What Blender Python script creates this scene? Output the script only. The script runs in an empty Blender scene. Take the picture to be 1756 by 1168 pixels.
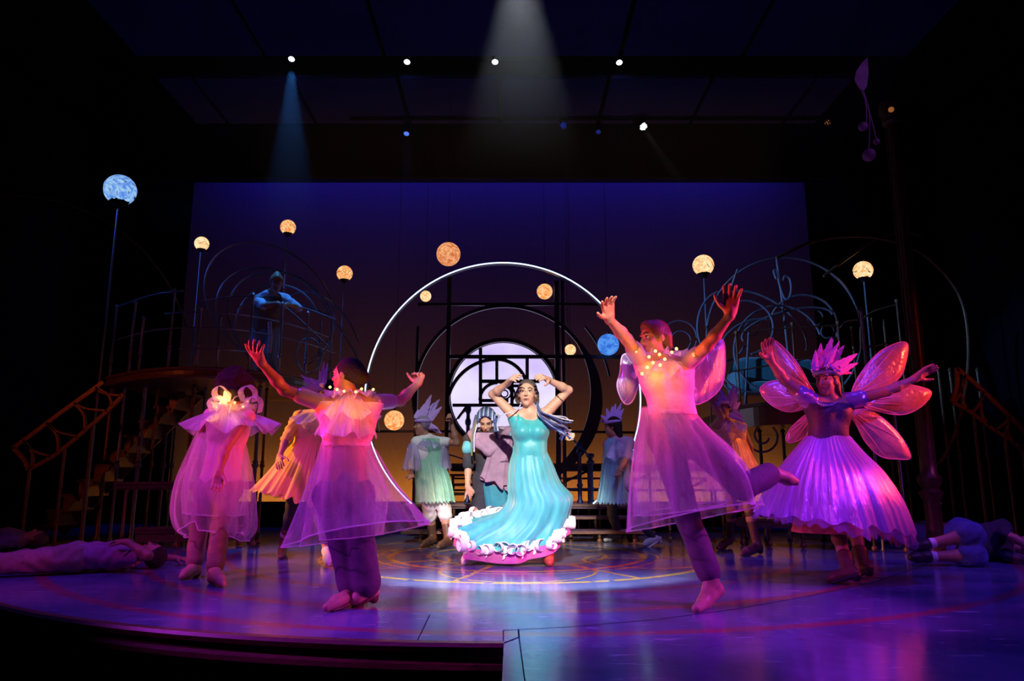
import bpy, math, random
import numpy as np
from mathutils import Vector, Matrix
random.seed(7)
S = bpy.context.scene
COL = S.collection
# ------------------------------------------------------------------ camera, world, exposure
F, W, H = 1219.0, 1756.0, 1168.0
CAMH = 0.85
PITCH = math.atan(231.0 / F)
CP, SP = math.cos(PITCH), math.sin(PITCH)
cam = bpy.data.cameras.new('camera'); cam.sensor_width = 36; cam.lens = F * 36 / W
cam.clip_start = .05; cam.clip_end = 100
co = bpy.data.objects.new('camera', cam); COL.objects.link(co)
co.location = (0, 0, CAMH); co.rotation_euler = (math.pi / 2 + PITCH, 0, 0)
S.camera = co
wd = bpy.data.worlds.new('world'); S.world = wd; wd.use_nodes = True
wd.node_tree.nodes['Background'].inputs[0].default_value = (.004, .003, .012, 1)
wd.node_tree.nodes['Background'].inputs[1].default_value = 0.1
S.view_settings.view_transform = 'Standard'; S.view_settings.look = 'None'
S.view_settings.exposure = 0.0; S.view_settings.gamma = 1.0; S.view_settings.use_curve_mapping = False
S.cycles.transparent_max_bounces = 24
S.cycles.max_bounces = 8
S.cycles.volume_bounces = 0
S.cycles.sample_clamp_indirect = 4.0
S.cycles.use_denoising = True

def V(*a): return Vector(a)
def ray(px, py):
    u = (px - W / 2) / F; v = (H / 2 - py) / F
    return Vector((u, CP - v * SP, SP + v * CP))
def at(px, py, Y):
    d = ray(px, py); t = Y / d.y
    return Vector((d.x * t, Y, CAMH + d.z * t))
def gnd(px, py, z=0.0):
    d = ray(px, py); t = (z - CAMH) / d.z
    return Vector((d.x * t, d.y * t, z))

def aim(o, target):
    d = Vector(target) - o.location
    o.rotation_euler = d.to_track_quat('-Z', 'Y').to_euler()
def spot(name, loc, target, power, col, deg, blend=.3, rad=.08):
    l = bpy.data.lights.new(name, 'SPOT'); l.energy = power; l.color = col
    l.spot_size = math.radians(deg); l.spot_blend = blend; l.shadow_soft_size = rad
    o = bpy.data.objects.new(name, l); COL.objects.link(o); o.location = loc; aim(o, target); return o
def area(name, loc, target, power, col, sx, sy, spread=180):
    l = bpy.data.lights.new(name, 'AREA'); l.energy = power; l.color = col
    l.shape = 'RECTANGLE'; l.size = sx; l.size_y = sy; l.spread = math.radians(spread)
    o = bpy.data.objects.new(name, l); COL.objects.link(o); o.location = loc; aim(o, target); return o
def point(name, loc, power, col, rad=.03):
    l = bpy.data.lights.new(name, 'POINT'); l.energy = power; l.color = col; l.shadow_soft_size = rad
    o = bpy.data.objects.new(name, l); COL.objects.link(o); o.location = loc; return o

# ------------------------------------------------------------------ stage lighting rig
spot('overhead_special', (.08, 7.5, 7.35), (.1, 7.4, 0), 10500, (.80, .90, 1.0), 29.5, .25, .06)
spot('follow_spot', (.0, -5.0, 6.5), (.08, 7.3, .95), 12500, (1.0, .92, .84), 9.0, .35, .10)
# side booms for the dancers: magenta high, red low; tight specials for the outer two
spot('magenta_boom', (-6.6, 3.4, 4.0), (-1.0, 5.1, .8), 1850, (.60, .04, 1.0), 30, .6, .12)
spot('magenta_boom', (6.6, 3.2, 4.0), (1.5, 5.0, .8), 1850, (.68, .04, .95), 30, .6, .12)
spot('red_boom', (-6.6, 4.4, 1.5), (-.5, 5.2, 1.95), 3000, (1.0, .045, .015), 22, .6, .12)
spot('red_boom', (6.8, 4.2, 1.9), (1.2, 5.0, 1.95), 3200, (1.0, .04, .015), 22, .6, .12)
spot('magenta_special', (-5.6, 2.8, 3.8), (-2.6, 6.3, 1.0), 1000, (.9, .05, .95), 22, .6, .1)
spot('magenta_special', (4.6, 1.6, 4.6), (2.7, 6.15, 1.1), 800, (.32, .05, 1.0), 20, .6, .1)
spot('red_special', (6.9, 6.0, 2.6), (2.9, 6.2, 1.2), 1700, (1.0, .05, .02), 28, .6, .1)
spot('red_special', (-6.8, 6.8, 1.6), (-2.6, 6.4, 1.0), 420, (1.0, .13, .02), 26, .6, .1)
spot('amber_special', (-6.4, 7.0, 2.6), (-2.3, 7.6, 1.0), 1900, (1.0, .36, .03), 24, .6, .1)
spot('amber_special', (6.4, 7.6, 2.8), (2.5, 8.05, 1.2), 500, (1.0, .25, .03), 16, .6, .1)
spot('cool_special', (-1.4, 2.4, 7.2), (-1.02, 8.95, .9), 1500, (.85, .95, 1.0), 11, .6, .1)
spot('violet_special', (2.2, 2.4, 7.2), (1.42, 8.95, .9), 1200, (.45, .35, 1.0), 11, .6, .1)
spot('violet_top', (-2.6, 5.0, 7.6), (-2.6, 5.2, 0), 850, (.07, .03, 1.0), 66, .7, .2)
spot('violet_top', (3.0, 4.8, 7.6), (3.0, 4.8, 0), 850, (.07, .03, 1.0), 66, .7, .2)
spot('violet_fill', (-6.4, 4.2, 3.0), (-4.0, 6.6, .2), 200, (.8, .05, 1.0), 40, .6, .1)  # added pair of violet fills to brighten the lying figures
spot('violet_fill', (6.6, 4.6, 3.4), (4.7, 7.4, .2), 260, (.4, .08, 1.0), 40, .6, .1)
spot('red_scenery', (-7.2, 5.6, 3.2), (-4.6, 9.4, 1.1), 75, (1.0, .14, .03), 44, .6, .1)
spot('red_scenery', (7.4, 5.4, 3.0), (4.9, 8.7, 1.6), 26, (1.0, .10, .02), 44, .6, .1)
spot('blue_steel_light', (-7.4, 7.2, 4.1), (3.6, 10.0, 2.9), 6000, (.14, .38, 1.0), 13, .6, .06)
spot('blue_steel_light', (-8.3, 8.2, 5.6), (-3.9, 10.1, 3.0), 240, (.05, .16, 1.0), 30, .6, .08)
spot('leaf_fill_light', (6.6, 5.0, 6.4), at(1484, 180, 7.6), 90, (.55, .2, 1.0), 22, .6, .06)  # added unseen lamp that lifts the dim hanging leaf
# cyclorama strips: blue from the top, orange from the ground row
area('cyc_top', (-.2, 12.05, 7.0), (-.2, 12.75, 5.9), 130, (.015, .02, 1.0), 10.5, .12)
area('cyc_ground_row', (-.2, 12.3, .1), (-.2, 12.75, .8), 230, (1.0, .33, .035), 10.5, .12, 120)

# ------------------------------------------------------------------ materials
MATS = {}
def nt(name):
    m = bpy.data.materials.new(name); m.use_nodes = True
    t = m.node_tree; return m, t, t.nodes['Principled BSDF'], t.nodes['Material Output']
def mat(name, c, rough=.6, metal=0, var=.18, scale=14, bump=.15, spec=.5, sheen=0, coat=0, stretch=None, emit=None):
    if name in MATS: return MATS[name]
    m, t, b, o = nt(name)
    tc = t.nodes.new('ShaderNodeTexCoord'); mp = t.nodes.new('ShaderNodeMapping')
    if stretch: mp.inputs['Scale'].default_value = stretch
    t.links.new(tc.outputs['Object'], mp.inputs[0])
    n = t.nodes.new('ShaderNodeTexNoise'); n.inputs['Scale'].default_value = scale; n.inputs['Detail'].default_value = 4
    t.links.new(mp.outputs[0], n.inputs['Vector'])
    r = t.nodes.new('ShaderNodeValToRGB')
    r.color_ramp.elements[0].position = .3; r.color_ramp.elements[1].position = .7
    r.color_ramp.elements[0].color = tuple(x * (1 - var) for x in c) + (1,)
    r.color_ramp.elements[1].color = tuple(min(1, x * (1 + var)) for x in c) + (1,)
    t.links.new(n.outputs[0], r.inputs[0]); t.links.new(r.outputs[0], b.inputs['Base Color'])
    b.inputs['Roughness'].default_value = rough; b.inputs['Metallic'].default_value = metal
    b.inputs['Specular IOR Level'].default_value = spec
    if sheen: b.inputs['Sheen Weight'].default_value = sheen
    if coat: b.inputs['Coat Weight'].default_value = coat; b.inputs['Coat Roughness'].default_value = .15
    if bump:
        bp = t.nodes.new('ShaderNodeBump'); bp.inputs['Strength'].default_value = bump; bp.inputs['Distance'].default_value = .01
        t.links.new(n.outputs[0], bp.inputs['Height']); t.links.new(bp.outputs[0], b.inputs['Normal'])
    if emit:
        b.inputs['Emission Color'].default_value = tuple(emit[:3]) + (1,); b.inputs['Emission Strength'].default_value = emit[3]
    MATS[name] = m; return m
def sheer(name, c, alpha=.4, var=.35, rough=.5, trans=.5, gloss=0.0, streak=(26, 1.6), gcol=(1, 1, 1)):
    """sheer cloth: part open weave (transparent), part diffuse / translucent threads, gathered streaks along the UV"""
    if name in MATS: return MATS[name]
    m = bpy.data.materials.new(name); m.use_nodes = True; t = m.node_tree; t.nodes.clear()
    N = t.nodes.new
    o = N('ShaderNodeOutputMaterial'); uv = N('ShaderNodeUVMap'); mp = N('ShaderNodeMapping')
    mp.inputs['Scale'].default_value = (streak[0], streak[1], 1); t.links.new(uv.outputs[0], mp.inputs[0])
    n = N('ShaderNodeTexNoise'); n.inputs['Scale'].default_value = 1.0; n.inputs['Detail'].default_value = 5; n.inputs['Roughness'].default_value = .65
    t.links.new(mp.outputs[0], n.inputs['Vector'])
    mr = N('ShaderNodeMapRange'); mr.inputs[1].default_value = .3; mr.inputs[2].default_value = .72
    mr.inputs[3].default_value = max(0, alpha - var * .5); mr.inputs[4].default_value = min(1, alpha + var * .6)
    t.links.new(n.outputs[0], mr.inputs[0])
    d = N('ShaderNodeBsdfDiffuse'); d.inputs[0].default_value = (*c, 1)
    tr = N('ShaderNodeBsdfTranslucent'); tr.inputs[0].default_value = (*c, 1)
    mx = N('ShaderNodeMixShader'); mx.inputs[0].default_value = trans
    t.links.new(d.outputs[0], mx.inputs[1]); t.links.new(tr.outputs[0], mx.inputs[2])
    last = mx
    if gloss:
        g = N('ShaderNodeBsdfGlossy'); g.inputs['Color'].default_value = (*gcol, 1); g.inputs['Roughness'].default_value = rough
        bp = N('ShaderNodeBump'); bp.inputs['Strength'].default_value = 1.0; bp.inputs['Distance'].default_value = .02
        t.links.new(n.outputs[0], bp.inputs['Height']); t.links.new(bp.outputs[0], g.inputs['Normal'])
        m2 = N('ShaderNodeMixShader'); m2.inputs[0].default_value = gloss
        t.links.new(mx.outputs[0], m2.inputs[1]); t.links.new(g.outputs[0], m2.inputs[2]); last = m2
    tp = N('ShaderNodeBsdfTransparent'); m3 = N('ShaderNodeMixShader')
    t.links.new(mr.outputs[0], m3.inputs[0]); t.links.new(tp.outputs[0], m3.inputs[1]); t.links.new(last.outputs[0], m3.inputs[2])
    t.links.new(m3.outputs[0], o.inputs[0]); MATS[name] = m; return m
def glow(name, c, strength, c2=None, scale=6, dist=1.5):
    if name in MATS: return MATS[name]
    m = bpy.data.materials.new(name); m.use_nodes = True; t = m.node_tree; t.nodes.clear(); N = t.nodes.new
    o = N('ShaderNodeOutputMaterial'); e = N('ShaderNodeEmission'); e.inputs[1].default_value = strength
    if c2:
        tc = N('ShaderNodeTexCoord'); n = N('ShaderNodeTexNoise'); n.inputs['Scale'].default_value = scale
        n.inputs['Detail'].default_value = 5; n.inputs['Distortion'].default_value = dist
        t.links.new(tc.outputs['Object'], n.inputs['Vector'])
        r = N('ShaderNodeValToRGB'); r.color_ramp.elements[0].position = .38; r.color_ramp.elements[1].position = .62
        r.color_ramp.elements[0].color = (*c, 1); r.color_ramp.elements[1].color = (*c2, 1)
        t.links.new(n.outputs[0], r.inputs[0]); t.links.new(r.outputs[0], e.inputs[0])
    else: e.inputs[0].default_value = (*c, 1)
    t.links.new(e.outputs[0], o.inputs[0]); MATS[name] = m; return m

# ------------------------------------------------------------------ object helpers
def link(name, me, m, parent=None, smooth=True):
    o = bpy.data.objects.new(name, me); COL.objects.link(o)
    if m is not None:
        for q in (m if isinstance(m, (list, tuple)) else [m]): me.materials.append(q)
    if parent is not None:
        o.parent = parent; o.matrix_parent_inverse = Matrix.Translation(-parent_loc(parent))
    if smooth and len(me.polygons): me.polygons.foreach_set('use_smooth', [True] * len(me.polygons))
    return o
def parent_loc(p):
    l = Vector(p.location)
    q = p.parent
    while q is not None:
        l = l + Vector(q.location) + q_inv(p); p = q; q = q.parent
    return l
def q_inv(o): return o.matrix_parent_inverse.to_translation()
def tag(o, label=None, cat=None, group=None, kind=None):
    if label: o['label'] = label
    if cat: o['category'] = cat
    if group: o['group'] = group
    if kind: o['kind'] = kind
    return o
def thing(name, label, cat, loc=(0, 0, 0), group=None):
    o = bpy.data.objects.new(name, None); COL.objects.link(o); o.location = loc; o.empty_display_size = .1
    return tag(o, label, cat, group)

class MB:
    def __init__(s): s.v = []; s.f = []; s.uv = None
    def add(s, vs, fs):
        k = len(s.v); s.v += [tuple(p) for p in vs]; s.f += [tuple(i + k for i in f) for f in fs]; return s
    def box(s, c, d, rz=0, M=None):
        c = Vector(c); hx, hy, hz = d[0] / 2, d[1] / 2, d[2] / 2
        R = M if M is not None else Matrix.Rotation(rz, 3, 'Z')
        vs = [c + R @ Vector((x * hx, y * hy, z * hz)) for x in (-1, 1) for y in (-1, 1) for z in (-1, 1)]
        return s.add(vs, [(0, 1, 3, 2), (4, 6, 7, 5), (0, 4, 5, 1), (2, 3, 7, 6), (0, 2, 6, 4), (1, 5, 7, 3)])
    def bar(s, a, b, w, d):
        """rectangular bar from a to b, w across, d deep (along Y)"""
        a, b = Vector(a), Vector(b); x = (b - a).normalized(); L = (b - a).length
        y = Vector((0, 1, 0)); y = (y - x * y.dot(x)); y = y.normalized() if y.length > .01 else Vector((1, 0, 0))
        z = x.cross(y); R = Matrix((x, y, z)).transposed()
        return s.box((a + b) / 2, (L, d, w), M=R)
    def tube(s, pts, r, n=8, closed=False, caps=True):
        pts = [Vector(p) for p in pts]; N = len(pts)
        rs = r if isinstance(r, (list, tuple)) else [r] * N
        up = None; rings = []
        for i in range(N):
            if closed: t = pts[(i + 1) % N] - pts[i - 1]
            else: t = pts[min(i + 1, N - 1)] - pts[max(i - 1, 0)]
            t = t.normalized() if t.length > 1e-9 else Vector((0, 0, 1))
            if up is None:
                up = Vector((0, 0, 1)) if abs(t.z) < .9 else Vector((0, 1, 0))
            up = (up - t * up.dot(t)); up = up.normalized() if up.length > 1e-6 else Vector((1, 0, 0))
            sd = t.cross(up)
            rings.append([pts[i] + (up * math.cos(2 * math.pi * j / n) + sd * math.sin(2 * math.pi * j / n)) * rs[i] for j in range(n)])
        vs = [p for q in rings for p in q]; fs = []
        M = N if closed else N - 1
        for i in range(M):
            k = (i + 1) % N
            for j in range(n):
                l = (j + 1) % n; fs.append((i * n + j, i * n + l, k * n + l, k * n + j))
        if caps and not closed:
            fs.append(tuple(range(n - 1, -1, -1))); fs.append(tuple((N - 1) * n + j for j in range(n)))
        return s.add(vs, fs)
    def lathe(s, c, prof, n=16, axis=None):
        """prof: list of (radius, height) about +Z at c"""
        c = Vector(c); R = axis if axis is not None else Matrix.Identity(3)
        vs = []; fs = []
        for (r, z) in prof:
            for j in range(n):
                a = 2 * math.pi * j / n; vs.append(c + R @ Vector((r * math.cos(a), r * math.sin(a), z)))
        for i in range(len(prof) - 1):
            for j in range(n):
                l = (j + 1) % n; fs.append((i * n + j, i * n + l, (i + 1) * n + l, (i + 1) * n + j))
        if prof[0][0] > 1e-6: fs.append(tuple(range(n - 1, -1, -1)))
        if prof[-1][0] > 1e-6: fs.append(tuple((len(prof) - 1) * n + j for j in range(n)))
        return s.add(vs, fs)
    def ball(s, c, r, n=16, m=10, sc=(1, 1, 1)):
        prof = [(r * math.sin(math.pi * i / m), -r * math.cos(math.pi * i / m)) for i in range(m + 1)]
        k = len(s.v); s.lathe((0, 0, 0), prof, n)
        for i in range(k, len(s.v)):
            p = s.v[i]; s.v[i] = (p[0] * sc[0] + c[0], p[1] * sc[1] + c[1], p[2] * sc[2] + c[2])
        return s
    def prism(s, poly, z0, z1):
        n = len(poly); vs = [(p[0], p[1], z0) for p in poly] + [(p[0], p[1], z1) for p in poly]
        return s.add(vs, [tuple(range(n - 1, -1, -1)), tuple(range(n, 2 * n))] + [(i, (i + 1) % n, n + (i + 1) % n, n + i) for i in range(n)])
    def slab(s, pts, th):
        """flat outline in a Y plane given thickness along Y"""
        n = len(pts); a = [Vector(p) for p in pts]; b = [p + Vector((0, th, 0)) for p in a]
        return s.add(a + b, [tuple(range(n)), tuple(range(2 * n - 1, n - 1, -1))] + [(i, n + i, n + (i + 1) % n, (i + 1) % n) for i in range(n)])
    def build(s, name, m, parent=None, smooth=True, uv=None):
        me = bpy.data.meshes.new(name); me.from_pydata(s.v, [], s.f); me.update()
        if uv is not None:
            l = me.uv_layers.new(name='UVMap'); li = np.empty(len(me.loops), dtype=np.int32); me.loops.foreach_get('vertex_index', li)
            l.data.foreach_set('uv', np.asarray(uv, dtype=np.float32)[li].ravel())
        o = link(name, me, m, parent, smooth)
        if smooth:
            try: me.set_sharp_from_angle(angle=math.radians(40))
            except Exception: pass
        return o
def tubes(name, parent, m, r, *paths, n=8, closed=False):
    b = MB()
    for p in paths: b.tube(p, r, n, closed)
    return b.build(name, m, parent)
def arc(c, r, a0, a1, n=48, Y=None, rx=None):
    """arc in a vertical plane (degrees, 0 = right, 90 = up)"""
    rx = rx or r
    return [Vector((c[0] + rx * math.cos(math.radians(a0 + (a1 - a0) * i / n)), c[1] if Y is None else Y, c[2] + r * math.sin(math.radians(a0 + (a1 - a0) * i / n)))) for i in range(n + 1)]
def smoothpath(pts, n=8):
    """Catmull-Rom through 3D points"""
    P = [Vector(p) for p in pts]; P = [P[0] * 2 - P[1]] + P + [P[-1] * 2 - P[-2]]; out = []
    for i in range(1, len(P) - 2):
        a, b, c, d = P[i - 1:i + 3]
        for j in range(n):
            t = j / n
            out.append(.5 * ((2 * b) + (c - a) * t + (2 * a - 5 * b + 4 * c - d) * t * t + (-a + 3 * b - 3 * c + d) * t ** 3))
    out.append(P[-2]); return out
def px_path(pts, Y, n=8): return smoothpath([at(p[0], p[1], (p[2] if len(p) > 2 else Y)) for p in pts], n)
# ------------------------------------------------------------------ setting
M_steel = mat('dark_steel', (.05, .045, .06), .38, .85, .2, 20, .05)
M_blue_steel = mat('worn_steel', (.20, .20, .23), .35, .35, .2, 20, .05)
M_bronze = mat('bronze_paint', (.20, .10, .05), .45, .55, .3, 18, .1)
M_wood = mat('dark_wood', (.14, .06, .035), .4, 0, .35, 9, .1, stretch=(1, 6, 6), coat=.3)
M_black = mat('black_masking', (.003, .003, .005), .95, 0, .2, 3, .1, spec=.02)
M_panel = mat('ceiling_panel_paint', (.012, .016, .12), .95, 0, .15, 2, .05, spec=.03)

def floor_material():
    m, t, b, o = nt('painted_stage_floor'); N = t.nodes.new; L = t.links.new
    tc = N('ShaderNodeTexCoord')
    def math_(op, a, b2=None, c=None):
        n = N('ShaderNodeMath'); n.operation = op
        for i, x in enumerate((a, b2, c)):
            if x is None: continue
            if isinstance(x, (int, float)): n.inputs[i].default_value = x
            else: L(x, n.inputs[i])
        return n.outputs[0]
    sp = N('ShaderNodeSeparateXYZ'); L(tc.outputs['Object'], sp.inputs[0])
    n1 = N('ShaderNodeTexNoise'); n1.inputs['Scale'].default_value = .9; n1.inputs['Detail'].default_value = 8; n1.inputs['Roughness'].default_value = .65; n1.inputs['Distortion'].default_value = 1.2
    n2 = N('ShaderNodeTexNoise'); n2.inputs['Scale'].default_value = 9; n2.inputs['Detail'].default_value = 6
    wob = math_('MULTIPLY', math_('SUBTRACT', n2.outputs[0], .5), .05)
    L(tc.outputs['Object'], n1.inputs['Vector']); L(tc.outputs['Object'], n2.inputs['Vector'])
    r = N('ShaderNodeValToRGB'); e = r.color_ramp.elements
    e[0].position = .3; e[0].color = (.05, .06, .16, 1); e[1].position = .72; e[1].color = (.17, .21, .40, 1)
    L(n1.outputs[0], r.inputs[0])
    def dist(cx, cy):
        dx = math_('SUBTRACT', sp.outputs[0], cx); dy = math_('SUBTRACT', sp.outputs[1], cy)
        return math_('ADD', math_('SQRT', math_('ADD', math_('MULTIPLY', dx, dx), math_('MULTIPLY', dy, dy))), wob), dx, dy
    def ring(d, R, w): return math_('LESS_THAN', math_('ABSOLUTE', math_('SUBTRACT', d, R)), w)
    d, dx, dy = dist(.05, 8.0)
    gold = None
    for R, w in ((.95, .028), (1.35, .036), (1.5, .014), (2.05, .034)):
        q = ring(d, R, w); gold = q if gold is None else math_('MAXIMUM', gold, q)
    for ox, oy, R in ((1.35, 7.5, .62), (-1.25, 7.5, .62), (.05, 6.7, .7)):
        q = ring(dist(ox, oy)[0], R, .016); gold = math_('MAXIMUM', gold, q)
    ang = math_('ARCTAN2', dy, dx)
    sect = math_('PINGPONG', math_('ADD', ang, .26), math.pi / 8)
    ray_ = math_('LESS_THAN', math_('MULTIPLY', sect, d), .026)
    ray_ = math_('MULTIPLY', ray_, math_('MULTIPLY', math_('LESS_THAN', d, 2.06), math_('GREATER_THAN', d, .94)))
    gold = math_('MAXIMUM', gold, ray_)
    gold = math_('MULTIPLY', gold, math_('GREATER_THAN', n2.outputs[0], .40))
    red = None
    for (cx, cy, R, w) in ((0, 8.5, 3.05, .035), (0, 8.5, 3.75, .05), (.2, 9.2, 5.1, .05)):
        q = ring(dist(cx, cy)[0], R, w); red = q if red is None else math_('MAXIMUM', red, q)
    red = math_('MULTIPLY', red, .6)
    m1 = N('ShaderNodeMix'); m1.data_type = 'RGBA'; L(gold, m1.inputs[0]); L(r.outputs[0], m1.inputs[6]); m1.inputs[7].default_value = (.60, .42, .08, 1)
    m2 = N('ShaderNodeMix'); m2.data_type = 'RGBA'; L(red, m2.inputs[0]); L(m1.outputs[2], m2.inputs[6]); m2.inputs[7].default_value = (.35, .03, .03, 1)
    # scuffs
    n3 = N('ShaderNodeTexNoise'); n3.inputs['Scale'].default_value = 3; n3.inputs['Detail'].default_value = 10
    mp = N('ShaderNodeMapping'); mp.inputs['Scale'].default_value = (1, 6, 1); L(tc.outputs['Object'], mp.inputs[0]); L(mp.outputs[0], n3.inputs['Vector'])
    sc = math_('MULTIPLY', math_('GREATER_THAN', n3.outputs[0], .66), .35)
    m3 = N('ShaderNodeMix'); m3.data_type = 'RGBA'; L(sc, m3.inputs[0]); L(m2.outputs[2], m3.inputs[6]); m3.inputs[7].default_value = (.6, .6, .7, 1)
    L(m3.outputs[2], b.inputs['Base Color'])
    rr = N('ShaderNodeMapRange'); rr.inputs[3].default_value = .10; rr.inputs[4].default_value = .24; L(n2.outputs[0], rr.inputs[0]); L(rr.outputs[0], b.inputs['Roughness'])
    b.inputs['Specular IOR Level'].default_value = .7
    return m
M_floor = floor_material()
def struct(name, mb, m, smooth=False):
    o = mb.build(name, m, None, smooth); o['kind'] = 'structure'; return o
# disc stage with moulded rim, apron flush in front on the right
RC, RR = V(0, 9.85, 0), 5.9 * .977
RCY = RC.y * .977
def rimpt(a, r): return (math.cos(a) * r, RCY + math.sin(a) * r)
left_x = gnd(864, 1103).x; yA = gnd(864, 1103).y
b = MB()
th = [math.radians(x) for x in range(-268, -88, 2)]
# left half of the disc up to the apron edge
a_end = -math.acos((left_x) / RR) if abs(left_x) < RR else -math.pi / 2
poly = []
for i in range(60):
    a = math.radians(-180) + (a_end - math.radians(-180)) * i / 59
    poly.append(rimpt(a, RR))
front_pts = [(left_x, yA - .02), (left_x, 1.0), (1.2, 1.2), (2.4, 1.75), (3.6, 2.7), (4.6, 3.7), (5.4, 4.8), (6.5, 6.2)]
poly = [(-7.2, 13.2), (-7.2, RCY)] + poly + front_pts + [(7.4, 7.4), (7.4, 13.2)]
b.prism(poly, -.14, 0.0)
floor = struct('floor', b, M_floor)
# rim moulding of the stage edge (left) and its dark fascia
rim = [Vector((*rimpt(math.radians(-180) + (a_end - math.radians(-180)) * i / 79, RR), 0)) for i in range(80)]
b = MB()
prof = [(-.02, .012), (.03, .012), (.045, -.005), (.04, -.03), (.02, -.04), (.02, -.075), (.04, -.09), (.045, -.115), (.02, -.135), (-.02, -.135)]
n = len(prof)
for p in rim:
    o_ = (p - Vector((0, RCY, 0))).normalized()
    b.v += [tuple(p + o_ * q[0] + Vector((0, 0, q[1]))) for q in prof]
for i in range(len(rim) - 1):
    for j in range(n):
        l = (j + 1) % n; b.f.append((i * n + j, (i + 1) * n + j, (i + 1) * n + l, i * n + l))
struct('trim_1', b, M_wood, True)
b = MB()
for i in range(len(rim) - 1):
    p, q = rim[i] * 1.0, rim[i + 1] * 1.0
    k = len(b.v)
    b.v += [(p.x, p.y + .03, -.13), (q.x, q.y + .03, -.13), (q.x, q.y + .03, -.8), (p.x, p.y + .03, -.8)]
    b.f.append((k, k + 1, k + 2, k + 3))
b.add([(left_x, yA, -.14), (left_x, 1, -.14), (left_x, 1, -.8), (left_x, yA, -.8)], [(0, 1, 2, 3)])
for p, q in zip(front_pts[1:], front_pts[2:]):
    k = len(b.v); b.v += [(*p, -.14), (*q, -.14), (*q, -.8), (*p, -.8)]; b.f.append((k, k + 1, k + 2, k + 3))
struct('wall_front', b, M_black)
struct('floor', MB().box((0, 4, -.85), (24, 26, .1)), M_black)
# seam and notch of the turntable in the deck: thin recessed gaps shown as dark inlaid strips
b = MB()
def strip(pts, w):
    pts = [Vector(p) for p in pts]
    for p, q in zip(pts, pts[1:]):
        d = (q - p).normalized(); s_ = Vector((-d.y, d.x, 0)) * w / 2; k = len(b.v)
        b.v += [tuple(x + Vector((0, 0, .0015))) for x in (p - s_, q - s_, q + s_, p + s_)]; b.f.append((k, k + 1, k + 2, k + 3))
strip([gnd(863, 1081), gnd(889, 1080), gnd(890, 1093), gnd(864, 1103)], .009)
strip([gnd(863, 1081), gnd(863, 1103)], .006)
strip([gnd(x, y) for x, y in ((890, 1080), (995, 1074), (1130, 1062), (1260, 1045), (1390, 1022), (1500, 998), (1590, 968))], .008)
strip([gnd(x, y) for x, y in ((716, 1098), (737, 1055))], .006)
strip([gnd(x, y) for x, y in ((890, 1093), (900, 1168))], .006)
struct('trim_2', b, mat('gap_shadow_paint', (.004, .004, .006), .8))
# masking and shell
struct('wall_back', MB().box((0, 13.6, 3.2), (24, .1, 9.0)), M_black)
struct('wall_left', MB().box((-8.6, 5, 3.2), (.1, 20, 9.0)), M_black)
struct('wall_right', MB().box((8.6, 5, 3.2), (.1, 20, 9.0)), M_black)
struct('ceiling', MB().box((0, 5, 8.3), (24, 20, .1)), M_black)
# cyclorama
M_cyc = mat('cyclorama_cloth', (.08, .07, .085), .95, 0, .06, 30, .02, spec=.05, stretch=(1, 1, .2))
tl, tr_ = at(333, 313, 12.75), at(1379, 313, 12.75)
cyc = MB().box(((tl.x + tr_.x) / 2, 12.78, (tl.z - .1) / 2), (tr_.x - tl.x, .04, tl.z + .1)).build('backdrop', M_cyc, None, False)
tag(cyc, 'wide blue to orange lit cloth backdrop at the rear of the stage', 'backdrop')
# black header above the cloth hides the strip lights
HZ = at(878, 313, 11.9).z
o = MB().box((0, 11.75, (HZ + .02 + 8.24) / 2), (15, .06, 8.24 - HZ - .02)).build('header_drape', M_black, None, False)
tag(o, 'black horizontal header drape hanging above the backdrop', 'drape')
# ceiling canopies, each of flat panels with open seams
def canopy(name, label, H_, rows, x0, x1, seams):
    t = thing(name, label, 'ceiling panels', ((x0 + x1) / 2, rows[0], H_))
    xs = [x0] + seams + [x1]
    for a, c in zip(xs, xs[1:]):
        MB().box(((a + c) / 2, (rows[0] + rows[1]) / 2, H_ + .03), (c - a - .07, rows[1] - rows[0], .06)).build('panel', M_panel, t, False)
    return t
HC = 6.75
ya, yb = gnd(878, 135, HC).y, gnd(878, 212, HC).y
canopy('ceiling_canopy', 'dark blue ceiling canopy of flat panels between the two lamp bars', HC, (ya, yb), gnd(265, 135, HC).x, gnd(1462, 140, HC).x,
       [gnd(p, 137, HC).x for p in (330, 500, 682, 856, 1044, 1222, 1400)])
ya, yb = gnd(878, -60, HC).y, gnd(878, 96, HC).y
canopy('ceiling_canopy', 'dark ceiling canopy of flat panels above the front lamp bar', HC, (ya, yb), gnd(230, 95, HC).x, gnd(1560, 95, HC).x,
       [gnd(p, 95, HC).x for p in (452, 658, 1064, 1275)])

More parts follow.
